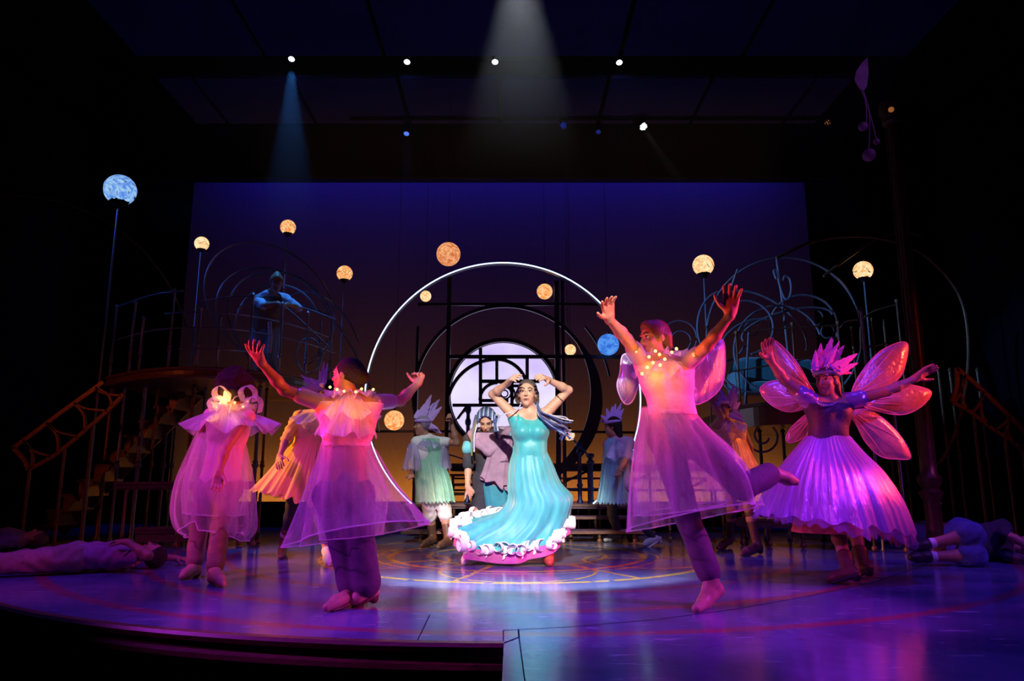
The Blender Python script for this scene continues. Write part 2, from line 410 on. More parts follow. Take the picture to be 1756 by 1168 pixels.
# lamp bars
def pipe(name, label, px0, px1, py, Y):
    a, c = at(px0, py, Y), at(px1, py, Y); a.z = c.z
    t = thing(name, label, 'pipe', (a + c) / 2)
    tubes('pipe', t, M_black, .025, [a, c])
    for k in range(5):
        p = a.lerp(c, (k + .5) / 5); tubes('hanger', t, M_black, .008, [p, p + V(0, 0, .6)])
    return t
pipe('lamp_bar', 'black lamp bar holding the four white spotlights', 230, 1480, 88, 9.75)
pipe('lamp_bar', 'black rear lamp bar holding the LED lamp and dim blue lamps', 600, 1450, 204, 11.0)
M_can = mat('lamp_housing', (.012, .012, .014), .5, .3, .1, 10, .02)
def fixture(px, py, Y, lens, label, r=.042, tilt=V(0, -.45, -1), leds=0):
    p = at(px, py, Y); d = tilt.normalized(); R = d.to_track_quat('Z', 'Y').to_matrix()
    t = thing('stage_spotlight', label, 'spotlight', p)
    MB().lathe(p, [(r * .5, -.30), (r * 1.1, -.28), (r * 1.2, -.05), (r * 1.35, -.04), (r * 1.35, .01), (r * 1.1, .01), (r * 1.1, -.01), (0, -.011)], 16, R).build('housing', M_can, t)
    tubes('yoke', t, M_can, .007, [p - d * .15 + V(-r * 1.6, 0, 0), p + V(-r * 1.6, .02, .22), p + V(r * 1.6, .02, .22), p - d * .15 + V(r * 1.6, 0, 0)])
    if leds:
        for i in range(leds):
            a = i * 2.4; q = r * math.sqrt(i / leds)
            c = p + R @ V(q * math.cos(a), q * math.sin(a), .006)
            MB().ball(c, r * .2, 8, 6).build('led', lens, t)
    else:
        MB().lathe(p, [(r * 1.05, .004), (r * .7, .014), (0, .018)], 16, R).build('lens', lens, t)
    return t
G_white = glow('lens_white', (.85, .92, 1), 9)
G_blue = glow('lens_blue', (.08, .2, 1), 1.2)
G_dim = glow('lens_dim', (.02, .05, .5), .35)
G_led = glow('led_mint', (.8, 1, .93), 5)
fixture(500, 101, 9.7, G_white, 'lit spotlight throwing a visible blue beam down, leftmost on the bar')
fixture(698, 106, 9.7, G_white, 'lit white spotlight second from left on the front bar')
fixture(849, 106, 9.7, G_white, 'lit white spotlight beside the large central beam')
fixture(1062, 107, 9.7, G_white, 'lit white spotlight rightmost on the front bar')
fixture(697, 229, 10.9, G_blue, 'dim blue spotlight on the rear bar below a white one')
fixture(1103, 217, 10.9, G_led, 'bright white LED cluster lamp on the rear bar', .058, V(.3, -.7, -.7), 22)
fixture(966, 215, 10.9, G_dim, 'unlit blue LED cluster lamp left of the bright LED lamp', .052, V(0, -.8, -.6), 20)
fixture(1026, 226, 10.9, G_dim, 'small dark blue lamp between the LED cluster lamps', .035, V(0, -.6, -.8))
G_amb = glow('lens_amber', (1, .35, .1), .25)
fixture(1419, 210, 10.95, G_amb, 'dark lamp with amber glints at the right end of rear bar', .045, V(-.4, -.7, -.6), 6)
spot('blue_beam_lamp', at(500, 103, 9.66), at(497, 420, 9.5), 900, (.05, .30, 1.0), 21, .5, .03)
spot('blue_beam_lamp_small', at(698, 108, 9.66), at(698, 420, 9.6), 60, (.08, .12, 1.0), 10, .6, .03)
spot('blue_beam_lamp_small', at(1062, 109, 9.66), at(1060, 420, 9.6), 60, (.06, .16, 1.0), 10, .6, .03)
spot('blue_beam_lamp_rear', at(697, 231, 10.86), at(697, 420, 10.8), 50, (.05, .12, 1.0), 14, .6, .03)
spot('led_beam_lamp', at(1103, 219, 10.85), at(1240, 420, 10.4), 40, (.6, 1.0, .9), 14, .6, .03)

# glowing disc made in place of the circle of light projected on the backdrop
MC = at(863, 677, 12.4); MR = (at(956, 677, 12.4) - MC).length
t = thing('moon_light_disc', 'glowing lavender disc in place of the projected moon light behind the spiral frame', 'screen', MC - V(0, 0, MR))
circ = [(MC.x + MR * math.cos(i * math.pi / 32), MC.y, MC.z + MR * math.sin(i * math.pi / 32)) for i in range(64)]
MB().add(circ, [tuple(range(64))]).build('glowing_face', glow('moon_glow', (.62, .50, 1.0), 1.05, (.84, .76, 1.0), .7, .3), t, False)
MB().slab([Vector(p) + V(0, .004, 0) for p in circ], .06).build('back_box', M_black, t, False)
tubes('rim', t, M_steel, .03, [Vector(p) for p in circ], closed=True)
tubes('stand', t, M_steel, .03, [MC - V(.4, -.05, MR * .9), V(MC.x - .4, MC.y + .05, 0)], [MC - V(-.4, -.05, MR * .9), V(MC.x + .4, MC.y + .05, 0)])

# LED ring
RY = 10.15
LC = at(862, 678, RY); LR = (at(862 + 236, 678, RY) - LC).length
zcut = .46
a_c = math.degrees(math.asin(max(-1, (zcut - LC.z) / LR)))
t = thing('light_ring', 'large upright ring with a thin glowing white line of light', 'light ring', (LC.x, RY, zcut))
path = arc(LC, LR, a_c, 180 - a_c, 120)
b = MB()   # flat band of the hoop
ns = len(path)
for p in path:
    d = (p - LC).normalized()
    for q in ((-.012, -.0), (.012, -.0), (.012, .09), (-.012, .09)): b.v.append(tuple(p + d * q[0] + V(0, q[1], 0)))
for i in range(ns - 1):
    for j in range(4):
        l = (j + 1) % 4; b.f.append((i * 4 + j, (i + 1) * 4 + j, (i + 1) * 4 + l, i * 4 + l))
b.build('hoop', M_steel, t)
tubes('led_strip', t, glow('led_white', (.50, .66, 1.0), 3.2), .0092, [p + V(0, -.012, 0) for p in path])

# spiral frame of flat black steel
FY = 10.5
def P(x, y, Y=FY): return at(x, y, Y)
t = thing('spiral_frame', 'tall dark steel frame of squares, arcs and rings around the moon', 'frame', (P(863, 860).x, FY, .46))
def fbar(x0, y0, x1, y1, w=.05, d=.05, name='bar', Y=FY): return MB().bar(P(x0, y0, Y), P(x1, y1, Y), w, d).build(name, M_steel, t, False)
def post(px, y0, name='post', w=.06, Y=FY, zb=.46):
    a = P(px, y0, Y); return MB().bar((a.x, Y, zb), a, w, .06).build(name, M_steel, t, False)
post(771, 470); post(954, 482, w=.07); post(964, 482, w=.05); post(717, 560, w=.04)
for q in ((717, 522, 1030, 522, .04), (768, 612, 1065, 612, .055), (631, 740, 775, 740, .035), (955, 740, 1090, 742, .035),
          (824, 597, 824, 697, .05), (852, 613, 852, 656, .045), (904, 613, 904, 656, .05), (824, 654, 925, 654, .05),
          (878, 655, 878, 697, .05), (824, 687, 872, 687, .045), (776, 695, 905, 695, .045), (878, 662, 905, 662, .04), (785, 718, 801, 696, .035)):
    fbar(*q[:4], w=q[4])
def flat_arc(cx, cy, r, a0, a1, w0, w1=None, name='arc', n=40, d=.05):
    w1 = w0 if w1 is None else w1
    c = P(cx, cy); R = (P(cx + r, cy) - c).length; bb = MB()
    for i in range(n + 1):
        k = i / n; a = math.radians(a0 + (a1 - a0) * k); w = w0 + (w1 - w0) * math.sin(k * math.pi) if w1 != w0 else w0
        o_ = V(math.cos(a), 0, math.sin(a))
        for rr, yy in ((R - w / 2, 0), (R + w / 2, 0), (R + w / 2, d), (R - w / 2, d)): bb.v.append(tuple(c + o_ * rr + V(0, yy, 0)))
    for i in range(n):
        for j in range(4):
            l = (j + 1) % 4; bb.f.append((i * 4 + j, i * 4 + l, (i + 1) * 4 + l, (i + 1) * 4 + j))
    return bb.build(name, M_steel, t, True)
flat_arc(863, 677, 96, 0, 360, .055, name='ring', n=72)
flat_arc(866, 677, 157, 35, 215, .05, name='ring_arc')
flat_arc(866, 677, 157, -70, 35, .06, .19, name='crescent')
flat_arc(851, 668, 53, 0, 90, .05); flat_arc(851, 700, 85, 90, 165, .05)
flat_arc(853, 686, 30, 90, 180, .045); flat_arc(853, 680, 25, 0, 90, .035)
flat_arc(866, 674, 10, 0, 360, .022, name='ring', n=28); flat_arc(865, 675, 6, 0, 360, .018, name='ring', n=24); flat_arc(868, 676, 15, -60, 200, .025)
# golden upper arc near the right small globe
flat_arc(863, 677, 186, 10, 40, .03)

# black flat added to block the backdrop's low glow and hide the strip lights
o = MB().box((-.2, 12.1, .21), (11.4, .03, .42)).build('added_masking_flat', M_black, None, False)
tag(o, 'low black masking flat added along the foot of the backdrop to block its glow', 'masking flat')
# ------------------------------------------------------------------ centre steps and platforms
M_tread = mat('painted_tread', (.16, .10, .16), .3, 0, .2, 8, .05)
def X(px, Y, py=880): return at(px, py, Y).x
def platform(name, label, x0, x1, y0, y1, z, th=.06, legs=None, brace=False, feet=True, mt=None, zb=0):
    t = thing(name, label, 'platform', ((x0 + x1) / 2, (y0 + y1) / 2, 0))
    MB().box(((x0 + x1) / 2, (y0 + y1) / 2, z - th / 2), (x1 - x0, y1 - y0, th)).build('deck', mt or M_tread, t, False)
    MB().box(((x0 + x1) / 2, y0 - .012, z - .018), (x1 - x0 + .02, .03, .03)).build('nosing', M_wood, t, False)
    for lx, ly in legs or []:
        MB().lathe((lx, ly, zb), [(.028, 0), (.034, .02), (.03, .045), (.018, .055), (.018, max(.06, z - zb - th - .05)), (.026, max(.07, z - zb - th - .03)), (.026, z - zb - th)], 10).build('leg', M_bronze, t)
    return t
def legrow(x0, x1, y, n): return [(x0 + (x1 - x0) * (i + .5) / n, y) for i in range(n)]
x0, x1 = X(690, 9.35), X(1120, 9.35)
platform('stage_step', 'lowest long step in front of the light ring', x0, x1, 9.35, 9.72, .15, .035, legrow(x0, x1, 9.4, 7))
platform('stage_step', 'second long step in front of the light ring', x0 + .04, x1 - .03, 9.72, 10.0, .31, .04, legrow(x0, x1, 9.78, 7))
platform('low_platform', 'low central platform carrying the light ring above the steps', x0 - .1, x1 + .1, 10.0, 11.16, .46, .06, legrow(x0, x1, 10.06, 8) + legrow(x0, x1, 11.1, 6))
for i, (z, y) in enumerate(((.60, 10.62), (.73, 10.82), (.87, 11.0))):
    platform('stair_tread', ['lower', 'middle', 'upper'][i] + ' narrow stair tread behind the bowed man', X(772, y), X(925, y), y, y + .17, z, .04, [(X(775, y), y + .1), (X(921, y), y + .1)], zb=.46)
xa, xb = X(772, 11.2), X(1250, 11.2)
pt = platform('stage_platform', 'dark upper platform behind the woman in turquoise', xa, xb, 11.2, 12.0, 1.03, .12, legrow(xa, xb, 11.25, 9), mt=M_steel)
for i in range(4):
    a = xa + (xb - xa) * (i + .2) / 4; c = xa + (xb - xa) * (i + 1) / 4
    MB().bar((a, 11.3, .52), (c, 11.3, .92), .035, .03).build('brace', M_steel, pt, False)
for z in (.62, .8): MB().bar((xa, 11.34, z), (xb, 11.34, z), .03, .03).build('crossbar', M_steel, pt, False)
# newel posts with a sloping handrail right of the lead
M_navy = mat('navy_enamel', (.05, .07, .16), .35, .6, .15, 14, .03)
def newel(px, ytop, Y, zb, parent, r=.028, m=None):
    a = at(px, ytop, Y); h = a.z - zb
    pr = [(r * 1.5, 0), (r * 1.5, .03), (r, .05), (r, h * .25), (r * 1.45, h * .27), (r * 1.45, h * .30), (r, h * .32), (r, h * .78), (r * 1.5, h * .80), (r * 1.6, h * .83), (r, h * .86), (r * .9, h * .9), (r * 1.7, h * .94), (r * 1.5, h * .985), (0, h)]
    return MB().lathe((a.x, Y, zb), pr, 12).build('newel_post', m or M_navy, parent)
t = thing('stair_railing', 'dark blue turned newel posts with sloping handrail beside turquoise dress', 'railing', (X(1000, 10.4), 10.4, .46))
newel(993, 758, 10.4, .46, t, .03); newel(1012, 777, 10.2, .46, t, .036)
tubes('handrail', t, M_navy, .014, [at(950, 722, 10.9), at(993, 764, 10.4), at(1012, 784, 10.2)])
tubes('lower_rail', t, M_navy, .010, [at(950, 838, 10.9), at(993, 838, 10.4), at(1040, 838, 10.3)])
t = thing('stair_railing', 'thin dark railing post in front of the moon beside bowed man', 'railing', (X(803, 10.5), 10.5, .46))
newel(803, 694, 10.5, .46, t, .028)
tubes('handrail', t, M_navy, .012, [at(803, 699, 10.5), at(786, 716, 10.55), at(772, 730, 10.6)])
tubes('lower_rail', t, M_navy, .010, [at(803, 790, 10.5), at(740, 770, 10.6)])

# long bench platform on the left
p0, p1 = gnd(225, 829, .76), gnd(445, 847, .76)
def plank_platform(name, label, a, c, depth, z, th, legs, m):
    a, c = Vector(a), Vector(c); d = (c - a).normalized(); nrm = V(-d.y, d.x, 0)
    t = thing(name, label, 'platform', ((a + c) / 2).xy.to_3d())
    def pr(o0, o1, z0, z1, nm, mm, e=0):
        q = [a - d * e + nrm * o0, c + d * e + nrm * o0, c + d * e + nrm * o1, a - d * e + nrm * o1]
        MB().prism([(k.x, k.y) for k in q], z0, z1).build(nm, mm, t, False)
    pr(0, depth, z - th, z, 'deck', m); pr(-.03, 0, z - .03, z + .004, 'moulding', M_wood, .02); pr(-.018, 0, z - .065, z - .035, 'moulding', M_wood, .01)
    for f, o in legs:
        p = a + (c - a) * f + nrm * o
        MB().lathe((p.x, p.y, 0), [(0, 0), (.03, .012), (.036, .035), (.028, .06), (.016, .07), (.016, .14), (.022, .15), (.016, .16), (.016, z - th - .05), (.024, z - th - .03), (.024, z - th)], 10).build('leg', M_bronze, t)
    return t
A0, A1 = gnd(226, 829, .80), gnd(450, 838, .80)
plank_platform('bench_platform', 'long wooden bench platform with ball feet at left behind the dancers', V(-4.64, 8.5, .8), V(-3.05, 8.9, .8), .34, .77, .09, [(.06, .05), (.42, .05), (.62, .05), (.95, .05), (.03, .28), (.97, .28)], M_wood)
t = plank_platform('low_bench_step', 'low dark red wooden step box under the left bench platform', V(-4.45, 8.68, .2), V(-3.3, 8.97, .2), .2, .24, .17, [(.03, .05), (.5, .05), (.97, .05)], M_wood)
c = plank_platform('low_platform', 'low dark platform with ball feet behind the winged fairy', V(2.75, 9.0, .3), V(4.4, 8.1, .3), .42, .33, .10, [(.03, .06), (.2, .06), (.4, .06), (.6, .06), (.8, .06), (.97, .06)], M_tread)
plank_platform('low_platform', 'low dark platform between blue green fairy and kicking dancer', V(2.0, 9.5, .3), V(3.05, 9.4, .3), .5, .45, .08, [(.05, .06), (.35, .06), (.7, .06), (.95, .06)], M_tread)

# ------------------------------------------------------------------ left deck, railings, stairs
ZD = 2.15
edge = [gnd(x, y, ZD) for x, y in ((183, 648), (225, 639), (270, 633), (350, 631), (440, 638), (520, 651), (572, 664))]
edge = smoothpath(edge, 5)
dk = thing('raised_deck', 'high curved dark wooden deck on thin posts at left', 'deck', (edge[0].x, edge[0].y, 0))
b = MB(); poly = [(p.x, p.y) for p in edge] + [(edge[-1].x, edge[-1].y + 1.4), (edge[0].x, edge[0].y + 1.6)]
b.prism(poly, ZD - .10, ZD).build('deck', M_wood, dk, False)
for z, r in ((ZD - .005, .022), (ZD - .10, .02)): tubes('moulding', dk, M_wood, r, [V(p.x, p.y - .01, z) for p in edge])
def col_(px, base_z, top_z, Y, parent, r=.017, m=M_blue_steel, name='post', ref=640):
    x = at(px, ref, Y).x; h = top_z - base_z
    pr = [(r * 1.6, 0), (r * 1.6, .03), (r, .05), (r, h * .46), (r * 1.7, h * .47), (r * 1.9, h * .48), (r * 1.2, h * .49), (r * 1.7, h * .5), (r, h * .51), (r, h - .06), (r * 1.7, h - .05), (r * 1.3, h - .03), (0, h)]
    MB().lathe((x, Y, base_z), pr, 8).build(name, m, parent); return x
for i, (px, Y) in enumerate(((183, 9.75), (205, 9.5), (240, 9.4), (262, 9.6), (283, 10.3), (298, 10.4), (325, 9.4), (345, 9.7), (440, 9.5), (452, 9.75), (545, 10.2), (575, 10.6))):
    col_(px, 0, ZD - .1, Y, dk, .019 if i % 2 else .026, M_bronze if i % 3 == 0 else M_blue_steel, 'support_post', 760)
# railing on the deck edge
rl = thing('deck_railing', 'thin metal railing with curved rails on the left deck', 'railing', (edge[8].x, edge[8].y, ZD))
def along(k, z, inset=.06):
    i = max(0, min(len(edge) - 1, int(k * (len(edge) - 1)))); p = edge[i]; return V(p.x, p.y + inset, z)
for k, h in ((0.02, 1.05), (.14, 1.0), (.22, .75), (.38, 1.05), (.47, .8), (.56, .7), (.64, 1.05), (.74, 1.02), (.84, 1.0), (.93, .95), (.99, .9)):
    p = along(k, ZD); r = .016
    MB().lathe(p, [(r * 1.8, 0), (r * 1.2, .04), (r, .06), (r, .22), (r * 1.9, .24), (r * 1.2, .27), (r * 1.9, .29), (r, .31), (r, h - .06), (r * 1.8, h - .04), (0, h)], 8).build('baluster', M_blue_steel, rl)
for z, r, k0, k1 in ((.25, .008, .4, .66), (.52, .009, .0, 1), (.72, .009, .36, .98), (1.0, .011, 0, .4)):
    tubes('rail', rl, M_blue_steel, r, [along(k0 + (k1 - k0) * i / 30, ZD + z) for i in range(31)])
tubes('rail', rl, M_blue_steel, .011, px_path([(425, 528), (470, 521), (520, 528), (575, 548)], 9.7))
tubes('rail', rl, M_blue_steel, .010, px_path([(345, 517), (385, 510), (425, 508), (480, 520), (570, 600)], 9.9))
# hoop sculpture on the deck
hp = thing('hoop_sculpture', 'nest of thin curling metal hoops around the figure on left deck', 'sculpture', at(460, 640, 10.2))
def ell(cx, cy, rx, ry, rot, a0, a1, Y, n=60):
    out = []
    for i in range(n + 1):
        a = math.radians(a0 + (a1 - a0) * i / n); x = rx * math.cos(a); y = ry * math.sin(a); q = math.radians(rot)
        out.append(at(cx + x * math.cos(q) - y * math.sin(q), cy - x * math.sin(q) - y * math.cos(q), Y))
    return out
for q in ((462, 520, 122, 92, -38, -20, 250, 10.3), (470, 545, 105, 78, -30, -30, 260, 10.1), (480, 545, 92, 76, -25, -10, 240, 10.2), (476, 560, 72, 72, 0, 20, 230, 10.0), (545, 612, 75, 115, 20, 0, 120, 10.1), (530, 610, 22, 30, 0, 0, 360, 9.9)):
    tubes('hoop', hp, M_blue_steel, .014, ell(*q))
bigL = thing('great_hoop', 'huge dark hoop arching over the far left of the stage', 'hoop', at(60, 880, 10.6))
tubes('hoop', bigL, M_bronze, .018, ell(20, 640, 310, 305, 0, 15, 170, 10.8, 80))
bl2 = thing('arched_bar', 'thin dark arched bar descending behind the left dancer to the light ring', 'bar', at(620, 660, 10.0))
tubes('bar', bl2, M_blue_steel, .016, px_path([(480, 510), (560, 540), (600, 590), (634, 662), (650, 740)], 10.3))

# stairs on the left
st = thing('staircase', 'narrow dark staircase with scrolled brackets climbing to left deck', 'staircase', at(180, 905, 9.7))
NS = 10; Xa, Xb = X(62, 9.7), X(300, 9.7)
for i in range(NS):
    z = ZD * (i + 1) / (NS + 1); x = Xa + (Xb - Xa) * i / NS; run = (Xb - Xa) / NS
    s_ = MB().box((x + run / 2, 10.0, z), (run + .05, .7, .035)).build('tread', M_wood, st, False)
    # scrolled bracket below each tread
    bb = MB(); pts = [(0, 0), (run + .04, 0), (run + .04, -.05), (run * .7, -.07), (run * .5, -.12), (run * .35, -.2), (0.01, -.24)]
    bb.slab([(x + p, 9.655, z - .018 + q) for p, q in pts], .035).build('bracket', M_bronze, st, False)
    if i < NS - 1: MB().box((x + run, 10.0, z + .10), (.015, .66, .17)).build('riser', M_wood, st, False)
MB().bar((Xa, 10.3, .05), (Xb, 10.3, ZD - .1), .12, .04).build('stringer', M_bronze, st, False)
def banister(label, pairs_top, pairs_bot, Y, posts, zb=0):
    t = thing('banister', label, 'banister', at(posts[0][0], 900, Y))
    top = px_path(pairs_top, Y); bot = px_path(pairs_bot, Y)
    def flat(path, w, nm):
        bb = MB(); m_ = len(path)
        for i, p in enumerate(path):
            d = (path[min(i + 1, m_ - 1)] - path[max(i - 1, 0)]).normalized(); nrm = V(-d.z, 0, d.x)
            for o_, yy in ((-w / 2, -.02), (w / 2, -.02), (w / 2, .02), (-w / 2, .02)): bb.v.append(tuple(p + nrm * o_ + V(0, yy, 0)))
        for i in range(m_ - 1):
            for j in range(4):
                l = (j + 1) % 4; bb.f.append((i * 4 + j, i * 4 + l, (i + 1) * 4 + l, (i + 1) * 4 + j))
        return bb.build(nm, M_bronze, t)
    flat(top, .05, 'top_rail'); flat(bot, .045, 'lower_rail')
    nt_ = len(top) - 1; nb = len(bot) - 1
    for k in range(4):
        u = top[int(nt_ * (k + .5) / 4)]; w = bot[int(nb * (k + .15) / 4)]; w2 = bot[int(nb * (k + .95) / 4)]
        mid = (u + w) / 2
        flat(smoothpath([u, mid + V(.05, 0, .02), w], 6), .028, 'curved_strut')
        flat(smoothpath([u, (u + w2) / 2 + V(-.06, 0, -.02), w2], 6), .022, 'curved_strut')
    flat(smoothpath([top[0], (top[0] + bot[0]) / 2 + V(.03, 0, 0), bot[0]], 6), .05, 'end_piece')
    for px, py in posts:
        a = at(px, py, Y); tubes('post', t, M_bronze, .02, [V(a.x, Y, zb), a])
    return t
banister('brown curved lattice banister sloping up to the left deck', [(24, 768), (60, 742), (105, 708), (150, 676), (178, 655)], [(50, 806), (95, 780), (140, 744), (190, 700), (212, 676)], 8.9, [(52, 800), (112, 765), (160, 725)])
banister('dim red brown lattice banister sloping down at far right', [(1640, 632), (1668, 655), (1705, 690), (1756, 740), (1800, 790)], [(1632, 690), (1662, 706), (1700, 735), (1745, 765), (1790, 815)], 8.9, [(1668, 700), (1722, 740), (1752, 760)])
# thin floor to rail poles under the right banister
for i, (px, lab) in enumerate(((1622, 'thin dark red pole just right of the tall column'), (1642, 'thin dark red pole behind the far right banister'), (1690, 'thin dark red pole nearest the far right banister end'))):
    t = thing('support_pole', lab, 'pole', (at(px, 750, 9.6).x, 9.6, 0)); col_(px, 0, 2.3, 9.6, t, .017, M_bronze, 'shaft', 750)

# ------------------------------------------------------------------ globes
G_warm = glow('globe_warm', (.85, .24, .05), 1.1, (1.0, .62, .28), 10, 2.5)
G_warm2 = glow('globe_amber', (.62, .16, .05), 1.0, (1.0, .48, .22), 10, 2.5)
G_cream = glow('globe_cream', (1.0, .42, .14), 1.15, (1.0, .78, .46), 9, 2.2)
G_cblue = glow('globe_blue', (.03, .16, .75), .9, (.12, .38, 1.0), 10, 1.5)
G_pale = glow('globe_pale_blue', (.10, .28, .85), .9, (.42, .70, 1.0), 12, 2)
M_wire = mat('hanging_wire', (.03, .03, .03), .5, .8, .1, 10, 0)
def globe_mesh(c, r, name, m, parent, cut=-1.0, n=28, mm=18):
    prof = [(r * math.sin(math.pi * i / mm), -r * math.cos(math.pi * i / mm)) for i in range(mm + 1)]
    return MB().lathe(c, prof, n).build(name, m, parent)
def hang_globe(px, py, rpx, Y, m, label):
    c = at(px, py, Y); r = (at(px + rpx, py, Y) - c).length
    t = thing('hanging_globe', label, 'globe', c - V(0, 0, r), 'glowing globes hanging around the light ring')
    globe_mesh(c, r, 'globe', m, t); tubes('wire', t, M_wire, .003, [c + V(0, 0, r), V(c.x, Y, 6.9)], n=5)
    MB().lathe(c + V(0, 0, r * .97), [(.02, 0), (.02, .03), (.006, .045)], 10).build('cap', M_wire, t)
hang_globe(769, 436, 20.5, 10.3, G_warm2, 'largest mottled orange globe hanging above the light ring')
hang_globe(730, 508, 9.5, 10.9, G_cream, 'small cream globe hanging inside the ring at upper left')
hang_globe(934, 500, 13.5, 10.7, G_warm, 'orange globe hanging inside the ring at upper right')
hang_globe(978, 600, 9.6, 10.72, G_cream, 'small cream globe hanging inside ring right of the moon')
hang_globe(1043, 591, 18.5, 10.3, G_cblue, 'saturated blue globe hanging by the right dancer raised arm')
hang_globe(676, 721, 17, 9.9, G_warm, 'orange globe hanging low beside the left dancer hand')
hang_globe(976, 746, 9.5, 10.8, G_cream, 'small cream globe hanging low beside blue braids')
def pole_globe(px, py, rpx, Y, m, label, zb, blue=False, pl=None):
    c = at(px, py, Y); r = (at(px + rpx, py, Y) - c).length
    t = thing('globe_lamp', label, 'globe lamp', (c.x, Y, zb), 'globe lamps on tall poles')
    globe_mesh(c, r, 'globe', m, t)
    # jagged dark leaf cup around the lower third
    bb = MB(); n = 26; rnd = random.Random(int(px))
    ph = [math.radians(-90 + 8), math.radians(-62), math.radians(-38)]
    for j in range(n):
        top = math.radians(0 + (26 if rnd.random() < .4 else 0) - rnd.random() * 26)
        for a in (-math.pi / 2 + .1, -1.0, top):
            q = 2 * math.pi * j / n; rr = r * 1.025
            bb.v.append((c.x + rr * math.cos(a) * math.cos(q), c.y + rr * math.cos(a) * math.sin(q), c.z + rr * math.sin(a)))
    for j in range(n):
        l = (j + 1) % n
        for i in range(2): bb.f.append((j * 3 + i, l * 3 + i, l * 3 + i + 1, j * 3 + i + 1))
    bb.build('leaf_cup', M_black, t, False)
    MB().lathe(c - V(0, 0, r * 1.28), [(r * .18, 0), (r * .34, r * .1), (r * .28, r * .2), (r * .5, r * .34), (r * .3, r * .3)], 12).build('collar', M_steel, t)
    h = c.z - r - zb; R = .014
    MB().lathe((c.x, Y, zb), [(R * 2.4, 0), (R * 2.4, .02), (R, .05), (R, h * .4), (R * 1.7, h * .41), (R, h * .42), (R * .9, h)], 8).build('pole', M_blue_steel, t)
    return t
pole_globe(206, 326, 26, 9.3, G_pale, 'pale blue crackled globe on the tall leftmost pole', 0)
pole_globe(346, 418, 12, 10.0, G_cream, 'small cream globe lamp on pole above the left dancer', ZD)
pole_globe(494, 390, 13, 10.4, G_warm, 'orange globe lamp on the pole behind the figure on deck', ZD)
pole_globe(591, 469, 13.5, 10.7, G_warm, 'orange globe lamp at the right end of left deck', .46)
pole_globe(1206, 455, 18, 10.4, G_cream, 'large cream globe lamp above the right dancer hand', .46)
pole_globe(1480, 464, 16, 9.9, G_cream, 'cream globe lamp near the tall dark column at right', 1.75)

# ------------------------------------------------------------------ right deck with scrollwork, armchair, column
ZR = 1.76
rd = thing('raised_deck', 'dark deck under the scrollwork hoops at right', 'deck', (X(1400, 9.4), 9.4, 0))
redge = smoothpath([gnd(x, y, ZR) for x, y in ((1268, 698), (1300, 693), (1345, 690), (1400, 690), (1460, 694), (1520, 702), (1560, 712))], 4)
MB().prism([(p.x, p.y) for p in redge] + [(redge[-1].x, 11.6), (redge[0].x, 11.6)], ZR - .28, ZR).build('deck', M_wood, rd, False)
tubes('moulding', rd, M_wood, .025, [p + V(0, -.01, -.01) for p in redge])
for px, Y in ((1272, 9.9), (1305, 9.7), (1345, 9.7), (1400, 9.7), (1445, 9.6), (1500, 9.8), (1530, 9.9), (1555, 10.2)):
    col_(px, 0, ZR - .28, Y, rd, .022, M_steel, 'support_post', 780)
def spiral(cx, cy, r0, r1, a0, turns, Y, n=60):
    out = []
    for i in range(n + 1):
        k = i / n; a = math.radians(a0 + 360 * turns * k); r = r0 + (r1 - r0) * k
        out.append(at(cx + r * math.cos(a), cy - r * math.sin(a), Y))
    return out
sc = thing('scroll_bracket', 'round iron scroll under the right deck', 'ironwork', at(1310, 770, 9.55))
tubes('scroll', sc, M_blue_steel, .014, spiral(1310, 748, 30, 9, 200, 1.4, 9.6)); tubes('stem', sc, M_blue_steel, .014, [at(1282, 700, 9.6), at(1280, 735, 9.6), at(1283, 770, 9.6)])
sw = thing('hoop_sculpture', 'tangle of curling metal hoops and scrolls on right deck', 'sculpture', at(1345, 692, 10.0))
for q in (ell(1345, 575, 133, 133, 0, -60, 235, 10.1, 80), ell(1335, 600, 76, 76, 0, 20, 250, 9.9), ell(1280, 562, 46, 46, 0, -80, 130, 9.8), ell(1378, 560, 58, 54, 0, -60, 190, 10.0),
          ell(1300, 610, 70, 62, 20, 60, 300, 9.9), ell(1350, 560, 80, 26, 15, 0, 190, 9.9), ell(1240, 560, 44, 60, 0, 100, 330, 10.2), ell(1310, 560, 85, 45, -35, 10, 160, 10.1)):
    tubes('hoop', sw, M_blue_steel, .017, q)
for cx, cy, r in ((1289, 564, 12), (1398, 545, 13), (1419, 569, 11), (1165, 580, 30), (1168, 585, 17)):
    tubes('small_ring', sw, M_blue_steel, .011, ell(cx, cy, r, r, 0, 0, 350, 9.95, 30))
tubes('scroll', sw, M_blue_steel, .018, px_path([(1331, 478), (1327, 465), (1332, 466), (1337, 488), (1345, 510), (1353, 512), (1357, 495), (1354, 478), (1346, 474), (1343, 481)], 9.8))
tubes('upright', sw, M_blue_steel, .018, [at(1332, 444, 10), at(1342, 520, 10), at(1351, 600, 10), at(1358, 692, 10)])
tubes('upright', sw, M_blue_steel, .016, [at(1265, 462, 10), at(1255, 490, 10)])
tubes('upright', sw, M_blue_steel, .016, [at(1284, 570, 9.9), at(1280, 640, 9.9), at(1278, 692, 9.9)])
gh = thing('great_hoop', 'huge thin hoop sweeping behind the winged fairy at right', 'hoop', at(1634, 770, 9.3))
tubes('hoop', gh, M_bronze, .022, px_path([(1331, 442), (1400, 413), (1473, 405), (1535, 415), (1586, 438), (1630, 482), (1653, 529), (1661, 600), (1654, 680), (1634, 753), (1605, 805)], 9.4))
tubes('hoop', gh, M_bronze, .020, px_path([(1412, 474), (1450, 445), (1500, 412), (1545, 398), (1580, 404)], 9.6))
